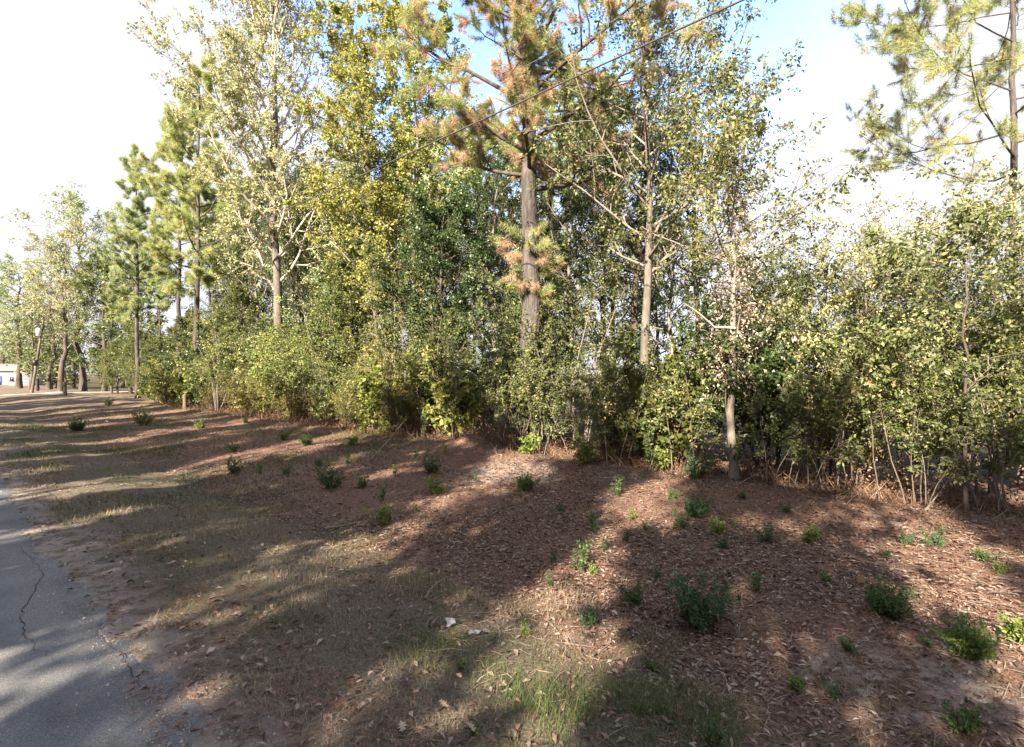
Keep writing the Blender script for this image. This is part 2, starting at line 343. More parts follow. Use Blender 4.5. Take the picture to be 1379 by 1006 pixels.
edge = 1.22 + .34 * (vnoise(rs * .9, rs * 0, 11) - .5) + .22 * (vnoise(rs * 3.1, rs * 0, 12) - .5) + .09 * (vnoise(rs * 11, rs * 0, 13) - .5)
rows = [np.full_like(rs, -5.0), np.full_like(rs, -4.9), np.full_like(rs, -2), edge - .6, edge - .05, edge]
zz = [-.02, 0, .015, .012, .004, -.02]
V = []
for dv, z in zip(rows, zz):
    x, y = sd_xy(rs, dv); V.append(np.stack([x, y, np.full_like(x, z)], -1))
V = np.stack(V, 1); idx = np.arange(V.shape[0] * 6).reshape(-1, 6)
Q = np.stack([idx[:-1, :-1], idx[1:, :-1], idx[1:, 1:], idx[:-1, 1:]], -1).reshape(-1, 4)[:, ::-1]
road = obj('road', new_mesh('road', V, [Q], [asphalt_material()]), kind='structure')
M_CRACK = paint('crack_tar', (.035, .033, .032), .95)
def ribbon(name, pts, w, parent, z, r):
    pts = np.array(pts, float); P = []
    for a, b in zip(pts[:-1], pts[1:]):
        for k in np.linspace(0, 1, 9)[:-1]: P.append(a + (b - a) * k + r.normal(size=2) * .014)
    P = np.array(P + [pts[-1]]); T = np.gradient(P, axis=0); T /= np.linalg.norm(T, axis=1, keepdims=True) + 1e-9
    nn = np.stack([-T[:, 1], T[:, 0]], 1) * (w * r.uniform(.35, 1.2, len(P)) * np.sin(np.linspace(.15, 3.0, len(P))))[:, None]
    V = np.concatenate([np.c_[P + nn, np.full(len(P), z)], np.c_[P - nn, np.full(len(P), z)]]); n = len(P); i = np.arange(n - 1)
    obj(name, new_mesh(name, V, [np.stack([i, i + 1, n + i + 1, n + i], -1)[:, ::-1]], [M_CRACK]), parent)
for line in ([(22, 735), (32, 741), (60, 773), (44, 802), (30, 826), (32, 858), (48, 874), (81, 899)], [(129, 862), (161, 882), (178, 915), (194, 931)]):
    ribbon('crack', [on_ground(*q)[:2] for q in line], .0055, road, .0175, rng)

# far driveway crossing the verge
m_drive = paint('driveway_gravel', (.34, .31, .29), .95, 0, .35, 3)
ds = np.linspace(1.0, 40, 60); V = []
for so in (-1.7, 1.7):
    x, y = sd_xy(82 + so + .25 * (vnoise(ds * .7, ds * 0 + so, 5) - .5), ds); V.append(np.stack([x, y, height(x, y) + .05], -1))
V = np.concatenate(V); i = np.arange(59)
obj('driveway', new_mesh('driveway', V, [np.stack([i, i + 1, 60 + i + 1, 60 + i], -1)], [m_drive]), kind='structure')

# ------------------------------------------------------------------ tree builders (each returns [(part name, mesh), ...])
def trunk_line(r, H, r0, K=16, wander=.02, lean=(0, 0), flare=.35, top=.12):
    t = np.linspace(0, 1, K); P = np.zeros((K, 3)); P[:, 2] = t * H
    wx = np.cumsum(r.normal(size=K) * wander * H / K ** .5); wy = np.cumsum(r.normal(size=K) * wander * H / K ** .5)
    P[:, 0] = wx - wx[0] + lean[0] * t * H; P[:, 1] = wy - wy[0] + lean[1] * t * H
    Rr = r0 * ((1 - t) ** .85 * (1 - top) + top) * (1 + flare * np.exp(-t * H / (r0 * 3)))
    P[0, 2] = -.25
    return P, Rr

def hardwood(seed, H, cb, cr, nl, leafm, barkm, limbm=None, r0=.2, leaf=.11, nleaf=14, ang_lo=70, ang_hi=32, up=.06, lean=(0, 0), wander=.02,
             subs=6, twigs=5, profile=None, aspect=.5, spread=.07, hang=.25, sub_len=.5, twig_len=.5):
    r = np.random.default_rng(seed); P, Rr = trunk_line(r, H, r0, wander=wander, lean=lean)
    g = Geo(); g.add(*tubes(P, Rr, 9))
    tr = g.mesh('trunk', barkm, True)
    t = cb / H + (0.985 - cb / H) * ((np.arange(nl) + r.random(nl) * .8) / nl)
    p, tg, rr = at_t(P[None], Rr[None], t[None]); p = p[0]; rr = rr[0]
    q = (t - cb / H) / (1 - cb / H)
    az = np.arange(nl) * 2.4 + r.normal(size=nl) * .4
    an = np.radians(ang_lo + (ang_hi - ang_lo) * q + r.normal(size=nl) * 7)
    D = np.stack([np.sin(an) * np.cos(az), np.sin(an) * np.sin(az), np.cos(an)], -1)
    pf = profile(q) if profile else np.sin(np.clip(.35 + .62 * q, 0, 1) * math.pi) ** .6
    Ln = cr * np.maximum(pf, .18) * r.uniform(.7, 1.2, nl) / np.maximum(np.sin(an), .55)
    P1, R1 = grow(p, D, Ln, np.minimum(rr * .5, .01 + Ln * .012), r, 7, .13, up)
    P2a = spawn(P1, R1, Ln, subs, .2, 1, R(48), sub_len, r); P2, R2 = grow(*P2a, r, 5, .16, up)
    P3a = spawn(P2, R2, P2a[2], twigs, .15, 1, R(50), twig_len, r); P3, R3 = grow(*P3a, r, 3, .2, -.02)
    g = Geo(); g.add(*tubes(P1, R1, 6)); g.add(*tubes(P2, R2, 4)); g.add(*tubes(P3, R3, 3))
    br = g.mesh('branches', limbm or barkm, True)
    g = Geo(); leaves_on(g, P3, R3, nleaf, leaf, r, spread=spread * .5, aspect=aspect, hang=hang); leaves_on(g, P2, R2, nleaf // 2, leaf, r, .5, 1.05, spread * .5, aspect, hang)
    return [('trunk', tr), ('branches', br), ('crown', g.mesh('crown', leafm))]

def pine_limbs(P, Rr, r, t, Ln, an, az, needle, brown, nn, wd, up=.07, subs=6):
    n = len(t); p, tg, rr = at_t(P[None], Rr[None], t[None]); p = p[0]; rr = rr[0]
    D = np.stack([np.sin(an) * np.cos(az), np.sin(an) * np.sin(az), np.cos(an)], -1)
    P1, R1 = grow(p, D, Ln, np.minimum(rr * .4, .015 + Ln * .015), r, 8, .12, up)
    a2 = spawn(P1, R1, Ln, subs, .3, 1, R(50), .38, r, .35); P2, R2 = grow(*a2, r, 5, .18, .10)
    a3 = spawn(P2, R2, a2[2], 4, .25, 1, R(48), .5, r); P3, R3 = grow(*a3, r, 3, .15, .12)
    return (P1, R1), (P2, R2), (P3, R3)
def needle_tips(P2, P3, r, brown, P1=None):
    tip = np.concatenate([P3[:, -1], P3[:, 1], P2[:, -1], P2[:, 3], P2[:, 2], (P3[:, 1] + P3[:, 2]) / 2]); dr = np.concatenate([P3[:, -1] - P3[:, -2], P3[:, 1] - P3[:, 0], P2[:, -1] - P2[:, -2], P2[:, 3] - P2[:, 2], P2[:, 2] - P2[:, 1], P3[:, 2] - P3[:, 1]])
    if P1 is not None:
        tip = np.concatenate([tip] + [P1[:, k] for k in (4, 5, 6, 7)]); dr = np.concatenate([dr] + [P1[:, k] - P1[:, k - 1] for k in (4, 5, 6, 7)])
    tip = tip + r.normal(size=tip.shape) * .05
    var = .35 + .65 * r.random(len(tip)); b = r.random(len(tip)) < brown; var[b] = .3 * r.random(b.sum())
    return tip, dr, var
def P1_mid(P2): return P2[:, 3]

def pine(seed, H, cb, cr, nl, leafm, r0=.22, nn=22, ln=.24, wd=.02, brown=.2, wander=.008, lean=(0, 0), dead=4, subs=6):
    r = np.random.default_rng(seed); P, Rr = trunk_line(r, H, r0, wander=wander, lean=lean)
    g = Geo(); g.add(*tubes(P, Rr, 9)); tr = g.mesh('trunk', M_BARKP, True)
    t = cb / H + (0.99 - cb / H) * ((np.arange(nl) + r.random(nl)) / nl); q = (t - cb / H) / (1 - cb / H)
    Ln = cr * (1 - .65 * q ** 2.2) * (.55 + .45 * np.minimum(1, q * 5)) * r.uniform(.45, 1.25, nl)
    an = np.radians(88 - 48 * q + r.normal(size=nl) * 9); az = np.arange(nl) * 2.4 + r.normal(size=nl) * .5
    A, B, C = pine_limbs(P, Rr, r, t, Ln, an, az, None, brown, nn, wd, subs=subs)
    g = Geo(); g.add(*tubes(*A, 5)); g.add(*tubes(*B, 4)); g.add(*tubes(*C, 3))
    if dead:
        td = r.uniform(.25, cb / H, dead); pd, _, _ = at_t(P[None], Rr[None], td[None]); azd = r.random(dead) * 6.28
        Dd = np.stack([np.cos(azd), np.sin(azd), r.normal(size=dead) * .25], -1)
        g.add(*tubes(*grow(pd[0], Dd, r.uniform(.4, 1.6, dead), np.full(dead, .025), r, 5, .2, 0), 4))
    br = g.mesh('branches', M_BARKD, True)
    g = Geo(); tip, dr, var = needle_tips(B[0], C[0], r, brown, A[0]); tufts(g, tip, dr, r, nn, ln, wd, 1., var)
    return [('trunk', tr), ('branches', br), ('crown', g.mesh('crown', leafm))]

def shrub(seed, H, rad, nst, leafm, leaf=.075, nleaf=16, stemm=None, t0=.18, subs=9, twigs=5, lean=.25, aspect=.5, spread=.06, thick=1.):
    r = np.random.default_rng(seed)
    az = r.random(nst) * 6.28; rr = rad * .25 * r.random(nst) ** .5
    P0 = np.stack([rr * np.cos(az), rr * np.sin(az), np.full(nst, -.1)], -1); le = lean * r.uniform(.2, 1.3, nst)
    D0 = np.stack([le * np.cos(az), le * np.sin(az), np.ones(nst)], -1)
    Ln = H * r.uniform(.6, 1.08, nst); P1, R1 = grow(P0, D0, Ln, thick * (.007 + Ln * .0045), r, 8, .09, .04)
    a2 = spawn(P1, R1, Ln, subs, t0, 1, R(58), .27 * rad / 1.1, r, .25); P2, R2 = grow(*a2, r, 5, .2, .05)
    a3 = spawn(P2, R2, a2[2], twigs, .15, 1, R(52), .5, r); P3, R3 = grow(*a3, r, 3, .2, 0)
    g = Geo(); g.add(*tubes(P1, R1, 6)); g.add(*tubes(P2, R2, 4)); g.add(*tubes(P3, R3, 3))
    st = g.mesh('stems', stemm or M_STEM, True)
    g = Geo(); leaves_on(g, P3, R3, nleaf, leaf, r, .05, 1.05, spread * .55, aspect); leaves_on(g, P2, R2, nleaf // 2, leaf, r, .4, 1.05, spread * .55, aspect); leaves_on(g, P1, R1, 14, leaf, r, .5, 1, spread, aspect)
    return [('stems', st), ('foliage', g.mesh('foliage', leafm))]

def put(parts, name, x, y, label, cat, group=None, rz=None, sc=1., tint=None, z=None, r=rng):
    o = empty(name, (x, y, hz(x, y) if z is None else z), label, cat, group, r.random() * 6.28 if rz is None else rz, sc)
    for pn, me in parts: obj(pn, me, o, color=tint)
    return o

ORD = ['nearest', 'second', 'third', 'fourth', 'fifth', 'sixth', 'seventh', 'eighth', 'ninth', 'tenth', 'eleventh', 'twelfth']
LAND = [(712, 'the thick pine trunk'), (988, 'the pale vine-wrapped trunk'), (868, 'the forked grey trunk'), (592, 'the dark evergreen oak'),
        (380, 'the tallest pale-leaved hardwood'), (255, 'the two tall pines'), (1300, 'the crooked edge sapling'), (82, 'the crooked far tree')]
def describe(items, fmt, words=None):
    """items: list of px (and a look word); returns one label each: its rank on one side of its closest landmark"""
    keys = []
    for px, look in items:
        lm = min(LAND, key=lambda q: abs(q[0] - px)); keys.append((lm[1], 'left' if px < lm[0] else 'right', abs(px - lm[0])))
    out = []
    for i, (px, look) in enumerate(items):
        same = sorted([k[2] for k in keys if k[:2] == keys[i][:2]]); rk = same.index(keys[i][2])
        out.append(fmt.format(look=look, rank=ORD[min(rk, 11)], side=keys[i][1], lm=keys[i][0]))
    return out
def px_of(x, y): return CX + F * x / y

# ------------------------------------------------------------------ the big pine (limbs are parts of their own)
def hero_pine(name, label, x, y, H, r0, cb, nl, cr, seed, leafm, brown, low, nn=96, wd=.010, ln=.235, rz=0., flat=72, thin=1., subs=8):
    r = np.random.default_rng(seed); root = empty(name, (x, y, hz(x, y)), label, 'pine', None, rz)
    P, Rr = trunk_line(r, H, r0, K=18, wander=.006, flare=.25)
    # bark: rings and sides fine enough for plates
    K = 420; ns = 56; tt = np.linspace(0, 1, K); p, _, rr = at_t(P[None], Rr[None], tt[None]); p = p[0]; rr = rr[0]
    a = np.arange(ns) * 2 * math.pi / ns; A, ZZ = np.meshgrid(a, p[:, 2]); cxn = np.cos(A) * 2.2; cyn = np.sin(A) * 2.2
    fis = np.minimum(np.abs(vnoise(A * 4.2 + vnoise(ZZ * 1.3, A * 2, 4) * 1.2, ZZ * 1.1, 21) - .5), np.abs(vnoise(A * 8.5, ZZ * 3.1 + 5, 22) - .47))
    dsp = np.clip(fis * 9, 0, 1) ** .6; dsp = (dsp - .7) * .028 * (rr[:, None] / .29 + .25) + .012 * (vnoise(A * 6, ZZ * 9, 23) - .5)
    rad = rr[:, None] + dsp
    V = np.stack([p[:, 0:1] + rad * np.cos(A), p[:, 1:2] + rad * np.sin(A), np.broadcast_to(p[:, 2:3], A.shape)], -1)
    i = np.arange(K - 1)[:, None] * ns; j = np.arange(ns)[None]; j2 = (j + 1) % ns
    Q = np.stack(np.broadcast_arrays(i + j, i + j2, i + ns + j2, i + ns + j), -1).reshape(-1, 4)
    obj('trunk', new_mesh('trunk', V, [Q], [M_BARKP], smooth=True), root)
    t = cb / H + (0.97 - cb / H) * ((np.arange(nl) + r.random(nl) * .7) / nl); q = (t - cb / H) / (1 - cb / H)
    Ln = cr * (1 - .5 * q ** 1.5) * r.uniform(.7, 1.25, nl); an = np.radians(flat - 30 * q + r.normal(size=nl) * 8); az = np.arange(nl) * 2.4 + r.normal(size=nl) * .35 + .4
    for k in range(nl):
        A_, B_, C_ = pine_limbs(P, Rr, r, t[k:k + 1], Ln[k:k + 1], an[k:k + 1], az[k:k + 1], None, brown, nn, wd, subs=subs)
        g = Geo(); g.add(*tubes(*A_, 7)); g.add(*tubes(*B_, 4)); g.add(*tubes(*C_, 3))
        lb = obj('limb', g.mesh('limb', M_BARKD, True), root)
        g = Geo(); tip, dr, var = needle_tips(B_[0], C_[0], r, brown * r.uniform(.5, 1.5), A_[0]); tufts(g, tip, dr, r, nn, ln, wd, 1., var)
        obj('needles', g.mesh('needles', leafm), lb)
    for (h0, h1, n, rad_) in low:         # short sprays of needles straight off the trunk
        g = Geo(); zz_ = r.uniform(h0, h1, n); pz, _, rz_ = at_t(P[None], Rr[None], (zz_ / H)[None]); azz = r.random(n) * 6.28
        D = np.stack([np.cos(azz), np.sin(azz), r.normal(size=n) * .3], -1); st = pz[0] + D * rz_[0][:, None]
        P1, R1 = grow(st, D, r.uniform(.3, 1, n) * rad_, np.full(n, .012), r, 5, .15, .05); g.add(*tubes(P1, R1, 4))
        lb = obj('sprig', g.mesh('sprig', M_BARKD, True), root, kind='stuff')
        g = Geo(); tip = np.concatenate([P1[:, k] for k in (2, 3, 4)]); dr = np.concatenate([P1[:, k] - P1[:, k - 1] for k in (2, 3, 4)])
        var = np.where(r.random(len(tip)) < .4, .25 * r.random(len(tip)), .4 + .5 * r.random(len(tip))); tufts(g, tip, dr, r, nn, ln, wd, 1.1, var)
        obj('needles', g.mesh('needles', leafm), lb)
    return root
x, y = at_d(711, 12.6)
hero_pine('pine_tree', 'thick-trunked pine with reddish browning needles, standing in the thicket below the power lines', x, y, 20, .345, 8.2, 40, 4.7, 12, M_PINE, .38,
          [(5.5, 6.7, 34, 1.0), (8.6, 9.8, 26, .9), (4.6, 5.2, 9, .7), (9.8, 14.5, 70, 1.1)])
x, y = at_d(1360, 18.5)
hero_pine('pine_tree', 'pine with spreading green boughs against the white sky, beyond the thicket', x, y, 17, .105, 7.4, 24, 5.4, 33, M_PINEG, .18, [], rz=.8, flat=92, nn=84, wd=.0085, ln=.20, subs=8)

# ------------------------------------------------------------------ named trees
A_PALE = hardwood(3, 28, 6.5, 5.0, 44, M_PALE, M_BARKM, M_BARKW, .30, .19, 32, 52, 20, .10, subs=8, twigs=6, aspect=.42, spread=.12, wander=.012)
x, y = at_d(380, 14); put(A_PALE, 'hardwood_tree', x, y, 'tallest hardwood with pale leaves and whitish upright branches, beside the two pines', 'tree', rz=1.0)
A_GUM = hardwood(5, 21, 5.5, 3.5, 38, M_GUM, M_BARKG, M_BARKG, .17, .15, 24, 75, 40, .03, subs=7, twigs=6, aspect=.6, spread=.10)
A_GUM2 = hardwood(6, 20, 5, 3.2, 34, M_GUM, M_BARKD, M_BARKG, .16, .15, 24, 70, 35, .03, lean=(-.10, 0), subs=7, twigs=6, aspect=.6, spread=.10)
x, y = at_d(556, 16.5); put(A_GUM, 'hardwood_tree', x, y, 'yellow-green leafy hardwood standing behind the dark evergreen oak', 'tree', rz=0.5, tint=(1.15, 1.08, .9))
x, y = at_d(518, 15.5); put(A_GUM2, 'hardwood_tree', x, y, 'leaning dark-trunked hardwood with yellowing leaves, beside the dark evergreen oak', 'tree', rz=0, tint=(1.15, 1.04, .88))
A_OAK = hardwood(8, 9.2, 3.0, 2.7, 30, M_OAK, M_BARKD, None, .15, .115, 26, 80, 40, .03, subs=7, twigs=6, spread=.10, aspect=.5)
x, y = at_d(592, 14.6); put(A_OAK, 'evergreen_oak', x, y, 'dense dark green evergreen oak close to the thick pine trunk', 'tree', rz=2)
A_FORK = hardwood(10, 12.2, 5.2, 3.3, 26, M_MID, M_BARKM, M_BARKG, .16, .12, 15, 58, 42, .04, subs=7, twigs=5, spread=.11, wander=.015)
x, y = at_d(868, 14.0); put(A_FORK, 'hardwood_tree', x, y, 'forked grey-trunked hardwood with green crown, to the right of the thick pine', 'tree', rz=.3)
A_MIDB = hardwood(11, 12, 5, 2.8, 22, M_OAK, M_BARKD, None, .17, .12, 13, 70, 38, .03, subs=6, twigs=5, spread=.12)
x, y = at_d(850, 16.6); put(A_MIDB, 'hardwood_tree', x, y, 'dark-trunked hardwood just behind the forked grey trunk', 'tree', rz=1.3)
A_VINE = hardwood(14, 7.3, 4.4, 2.2, 18, M_MID, M_BARKG, M_BARKG, .10, .10, 12, 60, 38, .05, subs=6, twigs=5, spread=.10, wander=.014)
vx, vy = at_d(988, 11.9); vine_tree = put(A_VINE, 'hardwood_tree', vx, vy, 'pale sunlit trunk wrapped in dead vine, its sparse crown reaching right', 'tree', rz=4.4, tint=(1.25, 1.15, 1.0))
r = np.random.default_rng(5)
bl = np.array([(988, 442), (975, 441), (962, 441), (948, 428), (936, 418), (922, 409)], float); tv = vy
V_, Q_ = tubes(np.array([[(q[0] - CX) / F * (tv - .15 * k) - vx, -.15 * k, CAMH + (CY - q[1]) / F * (tv - .15 * k) - hz(vx, vy)] for k, q in enumerate(bl)]), np.linspace(.035, .010, 6), 6)
_c, _s = math.cos(-4.4), math.sin(-4.4); V_ = np.stack([V_[:, 0] * _c - V_[:, 1] * _s, V_[:, 0] * _s + V_[:, 1] * _c, V_[:, 2]], -1)
obj('bare_limb', new_mesh('bare_limb', V_, [Q_], [M_BARKW], smooth=True), vine_tree)
n = 260; zz_ = r.uniform(2.2, 6.6, n); az = r.random(n) * 6.28; P0 = np.stack([.12 * np.cos(az), .12 * np.sin(az), zz_], -1)
D0 = np.stack([np.cos(az), np.sin(az), r.normal(size=n) * .5 - .1], -1); P1, R1 = grow(P0, D0, r.uniform(.2, 1.0, n) * (1 - .09 * np.abs(zz_ - 3.6)), np.full(n, .005), r, 4, .3, -.06)
g = Geo(); g.add(*tubes(P1, R1, 3))
w = np.linspace(0, 1, 40); g.add(*tubes(np.stack([(.19 - .07 * w) * np.cos(w * 9), (.19 - .07 * w) * np.sin(w * 9), w * 6.4 - .1], -1), np.full(40, .014), 5))
vine = empty('dead_vine', (vx, vy, hz(vx, vy)), 'dead vine with bleached leaves clinging to the pale trunk', 'vine'); obj('stem', g.mesh('stem', M_STEM, True), vine)
g = Geo(); leaves_on(g, P1, R1, 11, .075, r, .2, 1, .07, .45, .6); obj('leaves', g.mesh('leaves', M_DEAD), vine)

# pines of the left half
A_P1 = pine(21, 24, 8.0, 3.6, 44, M_PINEG, .22, 40, .34, .020, .2, subs=6)
A_P2 = pine(22, 23, 9.5, 3.3, 40, M_PINEG, .19, 40, .34, .020, .25, subs=6)
A_P3 = pine(23, 21, 12, 2.3, 34, M_PINEG, .14, 24, .30, .03, .15)
for px, d, A, sc, lab in ((265, 13.0, A_P1, 1.02, 'tallest pine of the two with golden green boughs, nearer the tall hardwood'), (243, 14.2, A_P2, 1.06, 'pine with darker trunk standing just behind the tallest pine'),
                          (186, 14.0, A_P1, .98, 'pine with layered blue-green boughs, standing apart to the left of the two tall pines'), (176, 16.5, A_P2, .95, 'thinner pine behind the blue-green pine'),):
    x, y = at_d(px, d); put(A, 'pine_tree', x, y, lab, 'pine', None, None, sc, (1.08, 1.13, 1.05) if px > 200 else (.95, 1.05, 1.1))
sl = [(284, 17), (300, 17), (311, 18.5), (322, 17.5), (334, 21), (352, 18), (394, 19), (410, 21), (428, 19), (447, 22), (463, 19), (486, 21), (525, 23), (575, 24), (640, 24), (680, 26), (765, 24), (815, 23), (215, 17), (150, 16)]
labs = describe([(p, '') for p, d in sl], 'slender straight pine deep in the wood, {rank} {side} of {lm}')
for (px, d), lab in zip(sl, labs):
    x, y = at_d(px, d); put(A_P3, 'pine_tree', x, y, lab, 'pine', 'slender pines deep in the wood', None, float(rng.uniform(.72, 1.0)), (.95, 1.05, 1.0))

# slim pale and grey trunks, mid depth
A_S1 = hardwood(31, 13, 5.0, 2.3, 18, M_MID, M_BARKW, M_BARKG, .11, .13, 13, 60, 30, .05, wander=.025, spread=.12)
A_S2 = hardwood(32, 14, 4.5, 2.6, 20, M_OAK, M_BARKG, None, .13, .13, 14, 65, 30, .04, wander=.03, spread=.12)
A_S3 = hardwood(33, 15, 5.5, 2.5, 20, M_PALE, M_BARKD, None, .14, .14, 11, 60, 28, .05, wander=.02, spread=.14)
sl = [(292, 15.5, A_S2), (330, 16.5, A_S3), (344, 16, A_S2), (362, 17.5, A_S2), (400, 15.5, A_S3), (412, 18, A_S2), (450, 16.5, A_S3), (462, 17.5, A_S2), (500, 17, A_S1), (582, 17.5, A_S3), (650, 20, A_S3), (690, 19, A_S2), (420, 16.5, A_S1), (436, 18, A_S2), (475, 16.5, A_S1), (492, 19, A_S3), (534, 18.5, A_S2), (562, 19, A_S2), (625, 18, A_S2), (668, 17, A_S2), (742, 19.5, A_S3),
      (772, 18, A_S2), (812, 17.5, A_S3), (905, 17, A_S2), (940, 18.5, A_S3)]
look = {id(A_S1): 'slim whitish-trunked', id(A_S2): 'slim grey-trunked green', id(A_S3): 'slim dark-trunked pale-leaved'}
labs = describe([(p, look[id(A)]) for p, d, A in sl], '{look} tree behind the thicket, {rank} {side} of {lm}')
for (px, d, A), lab in zip(sl, labs):
    x, y = at_d(px, d); put(A, 'hardwood_tree', x, y, lab, 'tree', 'slim trees just behind the thicket', None, float(rng.uniform(.75, 1.15)) * (.85 if px > 600 else 1), tuple(rng.uniform(1.0, 1.3, 3)))

# thin trees at the right, before the white sky: glare put into leaf colour
A_R1 = hardwood(41, 5.2, 1.6, 1.9, 18, M_PALE, M_BARKM, None, .05, .10, 8, 65, 30, .04, wander=.03, spread=.10, subs=6, twigs=4)
A_R2 = hardwood(42, 4.8, 1.6, 1.9, 18, M_MID, M_BARKG, None, .06, .10, 11, 65, 30, .04, wander=.03, spread=.10, subs=6, twigs=4)
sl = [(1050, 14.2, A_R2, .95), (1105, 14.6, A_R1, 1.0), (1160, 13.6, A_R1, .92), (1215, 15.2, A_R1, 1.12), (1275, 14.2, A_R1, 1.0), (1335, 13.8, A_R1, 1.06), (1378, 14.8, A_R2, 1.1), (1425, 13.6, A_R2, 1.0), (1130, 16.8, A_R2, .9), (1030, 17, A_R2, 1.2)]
labs = describe([(p, 'low glare-paled' if A is A_R1 else 'low olive-leaved') for p, d, A, sc in sl], '{look} tree above the thicket, {rank} {side} of {lm}')
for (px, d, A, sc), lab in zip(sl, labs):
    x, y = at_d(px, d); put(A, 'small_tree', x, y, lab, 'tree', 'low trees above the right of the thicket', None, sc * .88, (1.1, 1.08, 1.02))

# far trees at the left end
A_F1 = hardwood(51, 19, 6, 5.4, 26, M_PALE, M_BARKD, M_BARKG, .4, .27, 17, 75, 35, .03, spread=.25, subs=6, twigs=5)
A_F2 = hardwood(52, 22, 6, 5.0, 24, M_PALE, M_BARKD, M_BARKG, .36, .27, 15, 55, 28, .05, spread=.25, wander=.04, subs=6, twigs=4)
A_F3 = hardwood(53, 14, 2.2, 3.6, 26, M_MID, M_BARKD, None, .25, .24, 16, 75, 35, .03, spread=.22)
far = [(26, 10, A_F1, .95, (.85, 1, 1.05), 'round-crowned tree rising behind the grey house'), (4, 11.5, A_F1, .8, (1, 1, 1), 'dark-stemmed tree at the far end beside the grey house'),
       (82, 12, A_F2, .9, (1, .95, .95), 'crooked forked far tree with sparse bare-looking branches'), (66, 12.6, A_F2, .85, (.9, .95, .9), 'dark leaning far tree just behind the utility pole'),
       (112, 14.5, A_F2, 1.1, (.85, .95, .9), 'broad pale far tree between the crooked tree and the pines'), (140, 15.5, A_F3, 1.2, (.9, 1, .9), 'dense green far tree behind the pale tree'),
       (215, 19, A_F3, 1.1, (.9, .95, .8), 'dense far tree behind the gap between the pines'), (165, 22, A_F3, 1.1, (.95, .9, .8), 'far tree of olive leaves deep behind the blue-green pine'),
       (46, 17, A_F3, 1.0, (1.2, 1.15, .8), 'sunny yellow-green far tree behind the utility pole'), (12, 17, A_F3, .9, (1.1, 1.1, .8), 'yellow-green far tree right behind the grey house')]
for px, d, A, sc, tint, lab in far:
    x, y = at_d(px, d); put(A, 'hardwood_tree', x, y, lab, 'tree', None, None, sc, tint)

r = np.random.default_rng(88); it = []
for s in np.arange(24, 80, 2.7):
    x, y = sd_xy(s, 15.5 + r.uniform(-1.2, 1.6)); it.append((px_of(x, y), x, y))
for (px, x, y), lab in zip(it, describe([(q[0], '') for q in it], 'bushy olive understorey tree among the trunks, {rank} {side} of {lm}')):
    put(A_F3, 'understorey_tree', x, y, lab, 'tree', 'bushy understorey trees at the far end of the wood', None, r.uniform(.36, .56), tuple(np.array([.95, .97, .8]) * r.uniform(.75, 1.1)))
# deeper wood
A_B1 = hardwood(61, 14, 2.5, 3.4, 22, M_MID, M_BARKD, None, .16, .22, 10, 72, 35, .03, spread=.2)
A_B2 = hardwood(62, 16, 3.0, 3.4, 22, M_OAK, M_BARKG, None, .17, .22, 9, 68, 32, .03, spread=.2)
r = np.random.default_rng(77); sl = []
for row, (d, stp) in enumerate(((22, 5.0), (29, 6.0), (38, 7.5))):
    for s in np.arange(-4 + row, 62, stp):
        x, y = sd_xy(s + r.uniform(-1.2, 1.2), d + r.uniform(-2, 2)); px = px_of(x, y)
        if px > 960: continue
        if not (-30 < px < 1420): continue
        A = (A_B1, A_B2, A_P3)[r.choice(3, p=[.45, .35, .2])]; k = r.uniform(.65, 1.0) * (.62 if px > 930 else 1)
        sl.append((px, x, y, A, k, row))
look = {id(A_B1): 'olive', id(A_B2): 'dark green', id(A_P3): 'thin pine'}
for row, wd in enumerate(('middle', 'back', 'farthest back')):
    it = [q for q in sl if q[5] == row]
    labs = describe([(q[0], look[id(q[3])]) for q in it], '{look} tree, ' + wd + ' of the wood, {rank} {side} of {lm}')
    for (px, x, y, A, k, _), lab in zip(it, labs):
        put(A, 'pine_tree' if A is A_P3 else 'hardwood_tree', x, y, lab, 'pine' if A is A_P3 else 'tree', 'trees in the ' + wd + ' of the wood', None, k, tuple(r.uniform(.8, 1.1, 3)))

# ------------------------------------------------------------------ thicket
SH = [shrub(100, 3.8, 1.6, 7, M_SHRUB, .15, 11, M_STEM, t0=.32, aspect=.6), shrub(101, 4.3, 1.5, 8, M_SHRUB, .085, 22, M_STEM, t0=.36), shrub(102, 3.3, 1.6, 11, M_SHRUB, .06, 26, t0=.14, aspect=.4),
      shrub(103, 4.5, 1.3, 8, M_OAK, .13, 16, M_BARKD, t0=.28), shrub(104, 3.1, 1.7, 7, M_GUM, .18, 9, M_BARKD, t0=.15, aspect=.75),
      shrub(105, 3.0, 1.5, 13, M_SHRUB, .085, 7, M_STEM, t0=.05, subs=11, twigs=6, lean=.45, thick=.8), shrub(106, 5.4, 1.6, 5, M_MID, .11, 16, M_BARKG, t0=.3, subs=10, lean=.3)]
LOOK = ['leafy olive', 'tall olive', 'bushy twiggy', 'dark glossy', 'yellowish', 'half-bare brown', 'tall arching']
r = np.random.default_rng(31); sl = []
s = -3.2
while s < 62:
    x, y = sd_xy(s, 12.4 + r.uniform(-.5, .6)); px = px_of(x, y); k = r.choice(7, p=[.21, .16, .17, .10, .13, .15, .08] if px > 560 else [.12, .06, .2, .05, .27, .27, .03]); k = 6 if r.random() < .1 else k
    sl.append([px, x, y, k, r.uniform(.55, 1.2) * (.9 if px < 560 else 1), 0]); s += r.uniform(1.05, 1.45) * (1 + max(0, s - 25) * .03)
s = -3.8
